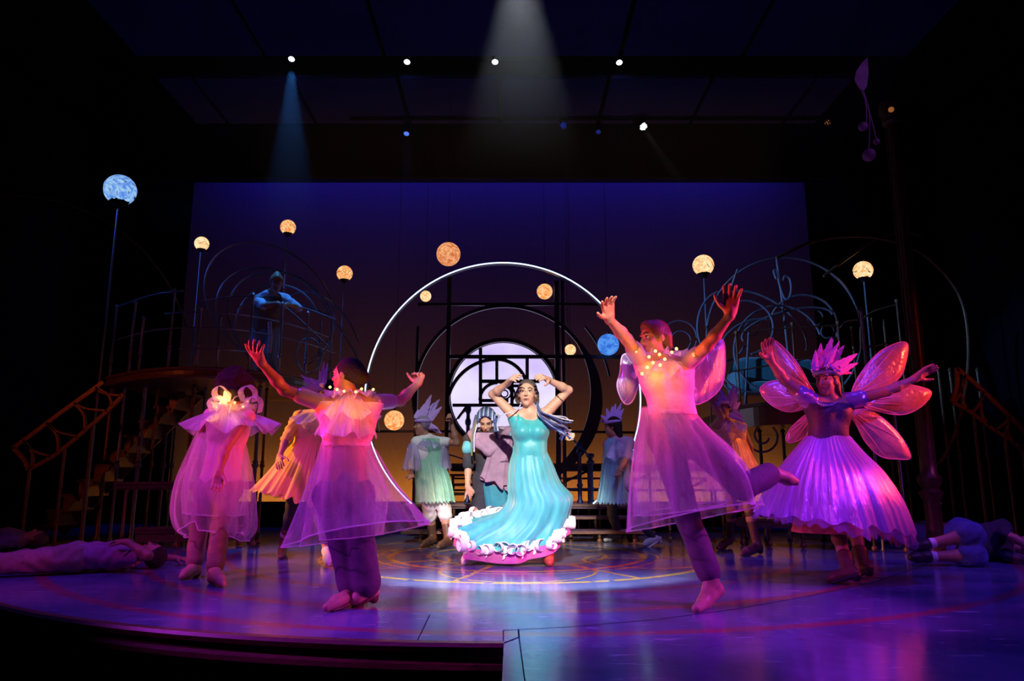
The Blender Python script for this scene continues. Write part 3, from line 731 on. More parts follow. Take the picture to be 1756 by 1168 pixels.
rr_ = thing('deck_railing', 'violet lit railing with knobs and arched bars on right deck', 'railing', at(1400, 692, 9.6))
tubes('rail', rr_, M_bronze, .011, [at(1262, 570, 9.6), at(1358, 562, 9.55), at(1440, 558, 9.6)])
tubes('rail', rr_, M_bronze, .010, [at(1240, 640, 9.6), at(1330, 625, 9.55), at(1520, 590, 9.7)])
for px, py in ((1262, 566), (1358, 551), (1436, 549), (1537, 512)):
    a = at(px, py, 9.6); MB().lathe((a.x, 9.6, ZR), [(.02, 0), (.015, .05), (.015, a.z - ZR - .06), (.028, a.z - ZR - .045), (.028, a.z - ZR - .02), (0, a.z - ZR)], 8).build('baluster', M_bronze, rr_)
for px, py in ((1460, 560), (1495, 545), (1515, 548)):
    a = at(px, py, 9.7); tubes('baluster', rr_, M_bronze, .014, [V(a.x, 9.7, ZR), a])
tubes('arched_bar', rr_, M_bronze, .013, px_path([(1440, 590), (1437, 570), (1450, 553), (1470, 549)], 9.65)); tubes('arched_bar', rr_, M_bronze, .014, px_path([(1476, 600), (1477, 555), (1495, 536), (1535, 523)], 9.65))
# armchair
M_teal = mat('teal_velvet', (.02, .16, .17), .7, 0, .25, 12, .1, sheen=.6)
def rbox(c, d, r=.05, name='x', m=None, parent=None):
    o = MB().box(c, d).build(name, m, parent); md = o.modifiers.new('b', 'BEVEL'); md.width = r; md.segments = 3; return o
def chair(px, Y, label, wd=.8):
    cx = at(px, 640, Y).x; t = thing('armchair', label, 'armchair', (cx, Y, ZR))
    rbox((cx, Y, ZR + .34), (wd * .8, .6, .16), .06, 'seat_cushion', M_teal, t)
    pts = [(cx - wd * .42, Y + .25, ZR + .3), (cx - wd * .46, Y + .25, ZR + .62), (cx - wd * .36, Y + .26, ZR + .80), (cx - wd * .15, Y + .27, ZR + .86), (cx + wd * .15, Y + .27, ZR + .86), (cx + wd * .36, Y + .26, ZR + .80), (cx + wd * .46, Y + .25, ZR + .62), (cx + wd * .42, Y + .25, ZR + .3)]
    o = MB().slab(pts, .16).build('backrest', M_teal, t); md = o.modifiers.new('b', 'BEVEL'); md.width = .05; md.segments = 3
    for s in (-1, 1):
        rbox((cx + s * wd * .44, Y - .02, ZR + .42), (.14, .6, .34), .06, 'armrest', M_teal, t)
        for yy in (-.24, .24): MB().lathe((cx + s * wd * .38, Y + yy, ZR), [(.014, 0), (.022, .1), (.016, .14), (.03, .28)], 8).build('leg', M_navy, t)
chair(1305, 10.4, 'teal velvet armchair on right deck behind the hoops, left one', .85)
chair(1392, 10.6, 'teal velvet armchair behind the winged fairy feather crown', .7)
# tall column
M_col = mat('column_bronze', (.12, .05, .03), .4, .5, .3, 14, .1)
cb = at(1600, 880, 8.3); ct = at(1530, 215, 8.3)
t = thing('tall_column', 'very tall slender turned column rising at the right', 'column', (cb.x, 8.3, 0))
h = ct.z
MB().lathe((cb.x, 8.3, 0), [(.16, 0), (.16, .06), (.10, .1), (.085, .3), (.085, .55), (.11, .6), (.13, .66), (.09, .7), (.12, .76), (.135, .82), (.09, .88), (.085, 1.0), (.08, 2.6), (.075, h - .5), (.07, h), (.11, h + .03), (.1, h + .08), (.14, h + .18), (.12, h + .3), (.04, h + .34)], 20).build('shaft', M_col, t)
for k in range(6):
    a = k * math.pi / 3; tubes('fluting', t, M_col, .012, [V(cb.x + .086 * math.cos(a), 8.3 + .086 * math.sin(a), 1.05), V(cb.x + .076 * math.cos(a), 8.3 + .076 * math.sin(a), h - .05)], n=6)
MB().ball(at(1528, 188, 8.19), .035, 12, 8).build('lamp', G_amb, t)
for i, (dx, lab) in enumerate(((-.22, 'thin pipe standing left of tall column'), (.2, 'thin pipe standing right of tall column'), (-.5, 'slim pole behind the fairy lower right wing'))):
    q = thing('slim_pole', lab, 'pole', (cb.x + dx, 8.5, 0))
    MB().lathe((cb.x + dx, 8.5, 0), [(.03, 0), (.018, .04), (.018, .5), (.03, .52), (.018, .55), (.018, 2.4 + .2 * i), (.03, 2.42 + .2 * i), (0, 2.5 + .2 * i)], 10).build('shaft', M_bronze if i < 2 else M_blue_steel, q)
# thin tension cable
a = thing('tension_cable', 'thin blue white cable hanging under the fairy right wing', 'cable', at(1551, 870, 7.4))
tubes('cable', a, M_blue_steel, .006, [at(1534, 700, 7.4), at(1551, 862, 7.4), V(at(1551, 862, 7.4).x, 7.4, 0)]); MB().lathe(at(1551, 872, 7.4), [(.012, 0), (.018, .03), (.008, .06)], 8).build('turnbuckle', M_blue_steel, a)
# hanging leaf with three berries
M_leaf = mat('violet_leaf', (.30, .12, .32), .6, 0, .25, 8, .2)
lf = thing('hanging_leaf', 'large violet leaf hanging with three round berries at upper right', 'leaf prop', at(1490, 275, 7.6))
out = [at(x, y, 7.6) for x, y in ((1488, 98), (1490, 125), (1487, 148), (1480, 158), (1472, 150), (1465, 136), (1468, 122), (1478, 107))]
o = MB().slab(out, .012).build('leaf', M_leaf, lf); md = o.modifiers.new('b', 'BEVEL'); md.width = .004
for q in ([(1480, 155), (1487, 180), (1497, 215), (1503, 238)], [(1477, 153), (1484, 175), (1486, 205), (1481, 214)], [(1481, 157), (1490, 190), (1491, 230), (1490, 258)]):
    tubes('stem', lf, M_leaf, .007, px_path(q, 7.6))
for x, y, r in ((1480, 217, 8), (1503, 243, 5.5), (1490, 266, 11)):
    c = at(x, y, 7.6); MB().ball(c, (at(x + r, y, 7.6) - c).length, 16, 10).build('berry', M_leaf, lf)
tubes('wire', lf, M_wire, .003, [out[0], out[0] + V(0, 0, 1.0)], n=5)
# ------------------------------------------------------------------ figures: signed-distance bodies meshed with surface nets
def npv(v): return np.array((v[0], v[1], v[2]), dtype=np.float32)
def cap(a, b, ra, rb, k=.03): return ('c', npv(a), npv(b), ra, rb, k)
def elli(c, R, rad, k=.02): return ('e', npv(c), np.array([[R[i][j] for j in range(3)] for i in range(3)], dtype=np.float32), np.array(rad, dtype=np.float32), k)
def inflate(prims, d, k=None):
    out = []
    for p in prims:
        if p[0] == 'c': out.append(('c', p[1], p[2], p[3] + d, p[4] + d, k or p[5]))
        else: out.append(('e', p[1], p[2], p[3] + np.float32(d), k or p[4]))
    return out
def sdf_mesh(prims, h, cuts=(), wrinkle=None):
    lo = np.full(3, 1e9); hi = -lo
    bb = []
    for p in prims:
        if p[0] == 'c':
            l = np.minimum(p[1] - p[3], p[2] - p[4]); u = np.maximum(p[1] + p[3], p[2] + p[4])
        else:
            r = np.sqrt(((p[2].T * p[3][None, :]) ** 2).sum(1)) if True else p[3]
            l = p[1] - r; u = p[1] + r
        m = p[-1] + 3 * h; bb.append((l - m, u + m)); lo = np.minimum(lo, l - m); hi = np.maximum(hi, u + m)
    lo = lo - 2 * h; n = np.ceil((hi - lo) / h).astype(int) + 3
    vol = np.full(n, .5, dtype=np.float32)
    ax = [(lo[i] + h * np.arange(n[i])).astype(np.float32) for i in range(3)]
    for p, (l, u) in zip(prims, bb):
        i0 = np.maximum(((l - lo) / h).astype(int), 0); i1 = np.minimum(((u - lo) / h).astype(int) + 2, n)
        x = ax[0][i0[0]:i1[0]][:, None, None]; y = ax[1][i0[1]:i1[1]][None, :, None]; z = ax[2][i0[2]:i1[2]][None, None, :]
        if p[0] == 'c':
            a, b_, ra, rb = p[1:5]; d = b_ - a; L2 = max(float(d @ d), 1e-9)
            t = np.clip(((x - a[0]) * d[0] + (y - a[1]) * d[1] + (z - a[2]) * d[2]) / L2, 0, 1)
            D = np.sqrt((x - a[0] - t * d[0]) ** 2 + (y - a[1] - t * d[1]) ** 2 + (z - a[2] - t * d[2]) ** 2) - (ra + (rb - ra) * t)
        else:
            c, R, r = p[1:4]; q = [((x - c[0]) * R[i][0] + (y - c[1]) * R[i][1] + (z - c[2]) * R[i][2]) for i in range(3)]
            k0 = np.sqrt(sum((q[i] / r[i]) ** 2 for i in range(3))); k1 = np.sqrt(sum((q[i] / r[i] ** 2) ** 2 for i in range(3))) + 1e-6
            D = k0 * (k0 - 1) / k1
        k = p[-1]; S_ = vol[i0[0]:i1[0], i0[1]:i1[1], i0[2]:i1[2]]
        hh = np.maximum(k - np.abs(S_ - D), 0) / k
        vol[i0[0]:i1[0], i0[1]:i1[1], i0[2]:i1[2]] = np.minimum(S_, D) - hh * hh * k * .25
    x = ax[0][:, None, None]; y = ax[1][None, :, None]; z = ax[2][None, None, :]
    if wrinkle:
        amp, fr = wrinkle
        vol += amp * np.sin(fr * z + 3 * np.sin(fr * .3 * x + 1) + 2 * np.sin(fr * .37 * y)) * np.sin(fr * .5 * x + fr * .33 * y + 1.3 * np.sin(fr * .25 * z))
    for c, nn in cuts:
        if isinstance(nn, float):
            vol = np.maximum(vol, nn - np.sqrt((x - c[0]) ** 2 + (y - c[1]) ** 2 + (z - c[2]) ** 2)); continue
        vol = np.maximum(vol, (x - c[0]) * nn[0] + (y - c[1]) * nn[1] + (z - c[2]) * nn[2])
    return surface_nets(vol.astype(np.float32), lo, h)
def surface_nets(vol, lo, h):
    ins = vol < 0
    s = np.zeros(np.array(vol.shape) - 1, dtype=np.uint8)
    offs = [(i, j, k) for i in (0, 1) for j in (0, 1) for k in (0, 1)]
    nx, ny, nz = s.shape
    for i, j, k in offs: s += ins[i:i + nx, j:j + ny, k:k + nz]
    act = (s > 0) & (s < 8)
    idx = np.argwhere(act); cid = np.full(s.shape, -1, dtype=np.int32); cid[act] = np.arange(len(idx))
    cv = np.stack([vol[idx[:, 0] + i, idx[:, 1] + j, idx[:, 2] + k] for i, j, k in offs], 1)
    acc = np.zeros((len(idx), 3)); cnt = np.zeros(len(idx)); off = np.array(offs, dtype=float)
    for a in range(8):
        for b in range(a + 1, 8):
            if np.abs(off[a] - off[b]).sum() != 1: continue
            m = (cv[:, a] < 0) != (cv[:, b] < 0)
            t = cv[m, a] / (cv[m, a] - cv[m, b]); acc[m] += off[a] + t[:, None] * (off[b] - off[a]); cnt[m] += 1
    verts = (idx + acc / np.maximum(cnt, 1)[:, None]) * h + lo
    quads = []
    for axn in range(3):
        u, v = [(1, 2), (2, 0), (0, 1)][axn]
        sl0 = [slice(None)] * 3; sl1 = [slice(None)] * 3; sl0[axn] = slice(0, -1); sl1[axn] = slice(1, None)
        cr = ins[tuple(sl0)] != ins[tuple(sl1)]
        e = np.argwhere(cr); e = e[(e[:, u] > 0) & (e[:, v] > 0) & (e[:, u] < s.shape[u]) & (e[:, v] < s.shape[v])]
        if not len(e): continue
        def cell(du, dv):
            q = e.copy(); q[:, u] += du; q[:, v] += dv; return cid[q[:, 0], q[:, 1], q[:, 2]]
        Q = np.stack([cell(-1, -1), cell(0, -1), cell(0, 0), cell(-1, 0)], 1)
        fl = ~ins[e[:, 0], e[:, 1], e[:, 2]]; Q[fl] = Q[fl][:, ::-1]
        quads.append(Q[(Q >= 0).all(1)])
    return verts, np.concatenate(quads)
def np_mesh(name, verts, quads):
    me = bpy.data.meshes.new(name); nq = len(quads)
    me.vertices.add(len(verts)); me.vertices.foreach_set('co', np.asarray(verts, dtype=np.float32).ravel())
    me.loops.add(nq * 4); me.loops.foreach_set('vertex_index', np.asarray(quads, dtype=np.int32).ravel())
    me.polygons.add(nq); me.polygons.foreach_set('loop_start', np.arange(0, nq * 4, 4, dtype=np.int32))
    me.update(calc_edges=True); me.validate(); return me
def sdf_obj(name, prims, h, m, parent, cuts=(), wrinkle=None):
    v, q = sdf_mesh(prims, h, cuts, wrinkle); return link(name, np_mesh(name, v, q), m, parent)

def ray_len(p, px, py, L, sg):
    """point on the pixel's ray at distance L from p (near side sg<0, far side sg>0); nearest approach if out of reach"""
    d = ray(px, py).normalized(); o = V(0, 0, CAMH); w = p - o; b = w.dot(d); c = w.length_squared - L * L; disc = b * b - c
    t = b if disc <= 0 else b + math.copysign(math.sqrt(disc), sg)
    q = o + d * t
    if disc <= 0: q = p + (q - p).normalized() * min((q - p).length, L * 1.25)
    return q
class Fig: pass
def pose(Y, s, pel, neck, head, shl, shr, arml, armr, legl, legr, face, up=(0, 0, 1), hips=None, hipw=.088, hs=1.0):
    """arms: elbow, wrist, fingertip as (px, py, side); legs: knee, ankle, toe, a final True for a foot on the floor"""
    g = Fig(); g.s = s; g.Y = Y; g.hs = hs
    A = lambda p: at(p[0], p[1], Y + (p[2] if len(p) > 2 else 0))
    g.pel, g.neck, g.head, g.shl, g.shr = A(pel), A(neck), A(head), A(shl), A(shr)
    ax = (g.shr - g.shl); ax.z *= .3; ax = ax.normalized()
    if hips: ax = Vector(hips).normalized()
    g.hipl, g.hipr = g.pel - ax * hipw * s, g.pel + ax * hipw * s
    for n_, sh, arm in (('l', g.shl, arml), ('r', g.shr, armr)):
        e = ray_len(sh, arm[0][0], arm[0][1], .285 * s, arm[0][2]); w = ray_len(e, arm[1][0], arm[1][1], .25 * s, arm[1][2])
        f = ray_len(w, arm[2][0], arm[2][1], .18 * s, arm[2][2])
        setattr(g, 'el' + n_, e); setattr(g, 'wr' + n_, w); setattr(g, 'tip' + n_, f)
    for n_, hp_, leg in (('l', g.hipl, legl), ('r', g.hipr, legr)):
        k, a, t = leg[:3]
        if len(leg) > 3 and leg[3]:
            an = gnd(a[0], a[1], a[2]); tt = gnd(t[0], t[1], .03)
            kn = at(k[0], k[1], (hp_.y + an.y) / 2 + (k[2] if len(k) > 2 else 0))
        else:
            kn = ray_len(hp_, k[0], k[1], .42 * s, k[2]); an = ray_len(kn, a[0], a[1], .41 * s, a[2]); tt = ray_len(an, t[0], t[1], .19 * s, t[2])
        setattr(g, 'kn' + n_, kn); setattr(g, 'an' + n_, an); setattr(g, 'toe' + n_, tt)
    f = Vector(face).normalized(); u = Vector(up); u = (u - f * u.dot(f)).normalized(); g.f, g.u, g.r = f, u, f.cross(u)
    g.hf = lambda x, y, z: g.head + (g.r * x + g.f * y + g.u * z) * g.s * g.hs
    g.R = (g.r, g.f, g.u)
    body_prims(g); return g
def body_prims(g):
    s = g.s; G = g.G = {}
    ax = (g.shr - g.shl).normalized(); hx = (g.hipr - g.hipl).normalized()
    ch = g.pel.lerp(g.neck, .68); wa = g.pel.lerp(g.neck, .36)
    T = []
    for q in (-1, 1):
        a, b_, c_, d_ = g.pel + hx * q * .07 * s, wa + (hx + ax) * q * .022 * s, ch + ax * q * .07 * s, (g.shl if q < 0 else g.shr)
        T += [cap(a, b_, .108 * s, .088 * s, .05), cap(b_, c_, .088 * s, .098 * s, .05), cap(c_, c_.lerp(d_, .55), .095 * s, .07 * s, .05), cap(g.neck - V(0, 0, .02), d_, .06 * s, .055 * s, .05)]
    G['torso'] = T
    G['neck'] = [cap(g.neck - (g.head - g.neck) * .2, g.head - g.u * .05 * s, .055 * s, .05 * s, .03)]
    R = g.R; hs = s * getattr(g, 'hs', 1.0); E = lambda x, y, z, a, b_, c_, k=.015: elli(g.hf(x, y, z), R, (a * hs, b_ * hs, c_ * hs), k)
    G['head'] = [E(0, -.012, .025, .076, .096, .092), E(0, .022, -.045, .058, .066, .07, .03), cap(g.hf(0, .06, -.098), g.hf(0, .062, -.1), .021 * s, .021 * s, .03),
                 cap(g.hf(0, .086, .012), g.hf(0, .106, -.026), .007 * s, .0125 * s, .012), cap(g.hf(-.011, .093, -.03), g.hf(.011, .093, -.03), .008 * s, .008 * s, .01),
                 cap(g.hf(-.035, .076, .028), g.hf(.035, .076, .028), .012 * s, .012 * s, .02), cap(g.hf(-.042, .058, -.028), g.hf(-.03, .068, -.02), .02 * s, .018 * s, .02), cap(g.hf(.042, .058, -.028), g.hf(.03, .068, -.02), .02 * s, .018 * s, .02),
                 cap(g.hf(-.014, .084, -.06), g.hf(.014, .084, -.06), .009 * s, .009 * s, .012),
                 E(-.077, -.012, -.005, .011, .02, .032, .008), E(.077, -.012, -.005, .011, .02, .032, .008)]
    for n_ in 'lr':
        sh, e, w = getattr(g, 'sh' + n_), getattr(g, 'el' + n_), getattr(g, 'wr' + n_)
        G['uarm' + n_] = [cap(sh, e, .054 * s, .039 * s, .03)]
        G['farm' + n_] = [cap(e, e.lerp(w, .35), .039 * s, .04 * s, .02), cap(e.lerp(w, .35), w, .04 * s, .026 * s, .02)]
        hp_, k, a, t = (getattr(g, x + n_) for x in ('hip', 'kn', 'an', 'toe'))
        G['thigh' + n_] = [cap(hp_, k, .088 * s, .056 * s, .04)]
        m = k.lerp(a, .3)
        G['shin' + n_] = [cap(k, m, .056 * s, .055 * s, .03), cap(m, a, .055 * s, .036 * s, .03)]
        fd = (t - a); dn = V(0, 0, -1)
        L = (a - k).normalized(); fl = fd - L * fd.dot(L) * .35; fl = fl.normalized()
        heel = a + L * .035 * s - fl * .035 * s; ball_ = a.lerp(t, .68)
        G['foot' + n_] = [cap(a, heel, .038 * s, .034 * s, .02), cap(heel, ball_, .030 * s, .031 * s, .02), cap(a, ball_, .036 * s, .024 * s, .03), cap(ball_, t, .031 * s, .019 * s, .02)]
def hand(g, n_, pn=(0, -1, 0), spread=.5, curl=.25, thumb=1, size=1.0, fist=False):
    """palm, four unequal jointed fingers and a thumb leaving the side of the palm"""
    s = g.s * 1.05 * size; w = getattr(g, 'wr' + n_); d = (getattr(g, 'tip' + n_) - w).normalized()
    n = Vector(pn); n = (n - d * n.dot(d)); n = n.normalized() if n.length > .05 else V(1, 0, 0)
    x = d.cross(n).normalized() * thumb        # towards the thumb
    P_ = [cap(w, w + d * .03 * s, .026 * s, .026 * s, .02)]
    for q in (-.03, -.01, .01, .028): P_.append(cap(w + d * .02 * s + x * q * .6 * s, w + d * .088 * s + x * q * s, .017 * s, .0135 * s, .012))
    for i, (q, L, sp) in enumerate(((.031, .070, .22), (.011, .080, .06), (-.010, .075, -.10), (-.030, .060, -.30))):
        b0 = w + d * .088 * s + x * q * s; dr = (d + x * sp * spread).normalized(); c = curl * (1 + .18 * i)
        pts = [b0]; a = c * .35
        for f in (.42, .32, .26):
            a += c * .8; pts.append(pts[-1] + (dr * math.cos(a) + n * math.sin(a)) * L * f * s)
        rr = (.0105, .0095, .0088, .0072)
        for j in range(3): P_.append(cap(pts[j], pts[j + 1], rr[j] * s, rr[j + 1] * s, .004))
    b0 = w + d * .03 * s + x * .022 * s; tdir = (d * .75 + x * (.55 + .5 * spread) + n * (.25 + curl * .5)).normalized()
    m = b0 + tdir * .045 * s; e = m + (tdir * .8 + d * .35 + n * curl * .5).normalized() * .035 * s; e2 = e + (tdir * .5 + d * .6 + n * curl).normalized() * .024 * s
    P_ += [cap(b0, m, .017 * s, .0125 * s, .012), cap(m, e, .0115 * s, .010 * s, .004), cap(e, e2, .010 * s, .008 * s, .004)]
    g.G['hand' + n_] = P_
def grp(g, *names): return [p for n_ in names for p in g.G.get(n_, [])]
ALLBODY = ['torso', 'neck', 'head', 'uarml', 'uarmr', 'farml', 'farmr', 'handl', 'handr', 'thighl', 'thighr', 'shinl', 'shinr', 'footl', 'footr']
def body(g, root, m, h=.0085): return sdf_obj('body', grp(g, *ALLBODY), h, m, root)
def face_bits(g, root, lips=(.35, .05, .06), brow=(.02, .012, .01)):
    s = g.s
    for q in (-1, 1):
        c = g.hf(q * .031, .0745, .006)
        e = MB().ball((0, 0, 0), .0135 * s, 12, 8).build('eye', mat('eye_white', (.75, .72, .7), .25, 0, .03, 30, 0), root)
        for v in e.data.vertices:
            p = v.co; v.co = c + g.r * p.x * 1.15 + g.f * p.y * .72 + g.u * p.z * .44
        i = MB().ball((0, 0, 0), .0072 * s, 10, 6).build('iris', mat('iris_dark', (.02, .012, .008), .15, 0, .05, 30, 0), e)
        for v in i.data.vertices:
            p = v.co; v.co = c + g.f * .0078 * s + g.r * p.x + g.f * p.y * .4 + g.u * p.z * .72
        tubes('eyebrow', root, mat('brow_hair', brow, .8, 0, .1, 40, 0), .0045 * s, [g.hf(q * .014, .092, .031), g.hf(q * .032, .089, .037), g.hf(q * .05, .074, .031)], n=6)
        tubes('eyelid_line', root, mat('lash_black', (.012, .01, .01), .7, 0, .1, 40, 0), .0028 * s, [g.hf(q * .016, .083, .010), g.hf(q * .031, .0865, .016), g.hf(q * .047, .076, .010)], n=5)
    b = MB(); b.tube([g.hf(x, .096 - abs(x) * .35, -.0585 + (.002 if abs(x) < .01 else 0)) for x in (-.025, -.014, -.006, 0, .006, .014, .025)], [.0015 * s, .0036 * s, .0046 * s, .004 * s, .0046 * s, .0036 * s, .0015 * s], 6)
    b.tube([g.hf(x, .094 - abs(x) * .35, -.0665) for x in (-.022, -.011, 0, .011, .022)], [.0015 * s, .0042 * s, .005 * s, .0042 * s, .0015 * s], 6)
    b.build('lips', mat('lip_colour_%d' % int(lips[0] * 100), lips, .35, 0, .05, 30, 0), root)
def trousers(g, root, m, h=.011, infl=.018, hem=.05, wide=.012, top=.10, wr=.003):
    s = g.s; P_ = []
    up = (g.neck - g.pel).normalized()
    P_ += inflate([cap(g.hipl, g.hipr, .105 * s, .105 * s, .04), cap(g.pel, g.pel + up * top * s, .11 * s, .1 * s, .04)], .012)
    for n_ in 'lr':
        hp_, k, a = (getattr(g, x + n_) for x in ('hip', 'kn', 'an'))
        e = a.lerp(k, hem / .41)
        P_ += [cap(hp_, k, (.088 + infl) * s, (.060 + infl) * s, .05), cap(k, e, (.060 + infl) * s, (.045 + infl + wide) * s, .03)]
    o = sdf_obj('trousers', P_, h, m, root, wrinkle=(wr, 42)); return o
def shoes(g, root, m, h=.007, names='lr', infl=.008, nm='shoe', sole=None, boot=0):
    for n_ in names:
        P_ = inflate(grp(g, 'foot' + n_), infl * g.s)
        a, k = getattr(g, 'an' + n_), getattr(g, 'kn' + n_)
        if boot: P_ = P_ + [cap(a, a.lerp(k, boot), .046 * g.s, .062 * g.s, .02)]
        o = sdf_obj(nm, P_, h, m, root)
        if sole is not None:
            t = getattr(g, 'toe' + n_); L = (a - k).normalized(); fl = (t - a); fl = (fl - L * fl.dot(L) * .35).normalized()
            c0 = a + L * .068 * g.s - fl * .04 * g.s; c1 = a.lerp(t, .75) + L * .02 * g.s
            sdf_obj('sole', [elli(c0.lerp(c1, .5), (fl, fl.cross(V(0, 0, 1)).normalized() if abs(fl.z) < .9 else V(1, 0, 0), fl.cross(fl.cross(V(0, 0, 1))).normalized() if abs(fl.z) < .9 else V(0, 1, 0)), ((c1 - c0).length * .5 + .05, .047, .018), .01), cap(c0, c0 + V(0, 0, -.005), .034, .034, .02)], .008, sole, o)
def lerp_levels(levels, nv):
    """Catmull-Rom resample of level rows (lists of floats)"""
    Lv = np.array(levels, dtype=float); Pn = np.vstack([2 * Lv[0] - Lv[1], Lv, 2 * Lv[-1] - Lv[-2]]); n = len(Lv) - 1; out = []
    for r in range(nv + 1):
        x = n * r / nv; i = min(int(x), n - 1); t = x - i; a, b, c, d = Pn[i:i + 4]
        out.append(.5 * (2 * b + (c - a) * t + (2 * a - 5 * b + 4 * c - d) * t * t + (3 * b - a - 3 * c + d) * t ** 3))
    return out
def skirt(name, levels, Y, m, parent, folds=14, amp=.07, nu=160, nv=40, seed=0, hemf=None, dr=.75, thick=None, hem_m=None, hem_r=.004, power=1.2, sag=0):
    """levels: (left px, left py, right px, right py, y shift, depth scale) from waist to hem; a full closed cone of cloth with folds"""
    rnd = random.Random(seed); ph = [rnd.uniform(0, 6.28) for _ in range(4)]; fq = [folds, folds * 1.7, folds * .45, folds * 2.9]
    lv = lerp_levels([tuple(l) + (0,) * (6 - len(l)) if len(l) < 6 else l for l in [(*l, 1) if len(l) == 5 else (*l, 0, 1) if len(l) == 4 else l for l in levels]], nv)
    b = MB(); uv = []
    rows = []
    for r, q in enumerate(lv):
        a_, c_ = at(q[0], q[1], Y + q[4]), at(q[2], q[3], Y + q[4]); rows.append(((a_ + c_) / 2, (c_ - a_) / 2, q[5]))
    for r in range(nv + 1):
        for j in range(nu):
            ang = 2 * math.pi * j / nu; k = r / nv
            if hemf: k = k * hemf(ang)
            x = k * nv; i = min(int(x), nv - 1); t = x - i
            C = rows[i][0].lerp(rows[i + 1][0], t); h_ = rows[i][1].lerp(rows[i + 1][1], t); ds = rows[i][2] + (rows[i + 1][2] - rows[i][2]) * t
            A_ = amp * k ** power
            w = 1 + A_ * (.6 * math.sin(int(fq[0]) * ang + ph[0] + .8 * k) + .3 * math.sin(int(fq[1]) * ang + ph[1]) + .35 * math.sin(max(2, int(fq[2])) * ang + ph[2])) - A_ * .25
            fine = 1 + .012 * math.sin(int(fq[3]) * ang + ph[3])
            p = C + h_ * math.cos(ang) * w * fine + V(0, 1, 0) * math.sin(ang) * h_.length * dr * ds * w * fine
            p.z += sag * k * k * math.sin(ang) * (1 if math.sin(ang) < 0 else .5)
            b.v.append(tuple(p)); uv.append((j / nu if j <= nu / 2 else 1 - (j / nu) + .37, r / nv))
    for r in range(nv):
        for j in range(nu):
            l = (j + 1) % nu; b.f.append((r * nu + j, r * nu + l, (r + 1) * nu + l, (r + 1) * nu + j))
    o = b.build(name, m, parent, True, uv)
    global RING
    RING = [Vector(b.v[nv * nu + j]) for j in range(nu)]
    if hem_m is not None:
        MB().tube([b.v[nv * nu + j] for j in range(nu)], hem_r, 5, True).build('hem', hem_m, o)
    return o
def ruffle(name, c, a, d, u, r0, r1, drop, waves, amp, m, parent, nu=180, nv=8, seed=1, part=(0, 360)):
    """frilled collar ring: a, d in-plane unit axes (scaled), u up"""
    rnd = random.Random(seed); b = MB(); uv = []; p1, p2 = rnd.uniform(0, 6), rnd.uniform(0, 6)
    full = part == (0, 360); cols = nu if full else nu + 1
    for i in range(nv + 1):
        k = i / nv
        for j in range(cols):
            t = math.radians(part[0] + (part[1] - part[0]) * j / nu)
            wv = math.sin(waves * t + p1) * .7 + math.sin(waves * 1.6 * t + p2) * .4
            R_ = r0 + (r1 - r0) * k * (1 + .18 * wv * k)
            p = c + (a * math.cos(t) + d * math.sin(t)) * R_ + u * (-drop * k ** 1.3 + amp * k * wv)
            b.v.append(tuple(p)); uv.append((j / nu * 2, k))
    for i in range(nv):
        for j in range(nu):
            l = (j + 1) % cols; b.f.append((i * cols + j, i * cols + l, (i + 1) * cols + l, (i + 1) * cols + j))
    return b.build(name, m, parent, True, uv)
def feather(a, tip, w, m, parent, bend=V(0, 0, 0), name='feather', n=10, th=.006):
    a, tip = Vector(a), Vector(tip); x = (tip - a).normalized(); side = x.cross(V(0, 1, 0)).normalized(); b = MB(); nn = side.cross(x).normalized()
    for i in range(n + 1):
        k = i / n; c = a.lerp(tip, k) + bend * math.sin(k * math.pi); ww = w * 1.3 * min(1, k * 4 + .35) * (max(0, 1 - k) ** .7 if i < n else .0) * (1 + .25 * (i % 2)) + .001
        for o_, t_ in ((-1, 0), (0, th), (1, 0), (0, -th)): b.v.append(tuple(c + side * o_ * ww / 2 + nn * t_ * (1 - k * .8)))
    for i in range(n):
        for j in range(4):
            l = (j + 1) % 4; b.f.append((i * 4 + j, i * 4 + l, (i + 1) * 4 + l, (i + 1) * 4 + j))
    b.f += [(3, 2, 1, 0), tuple(n * 4 + j for j in range(4))]
    return b.build(name, m, parent, False)
def bulbs(pts, parent, m=None, r=.011):
    for p in pts: MB().ball(p, r, 8, 6).build('bulb', m or G_bulb, parent)
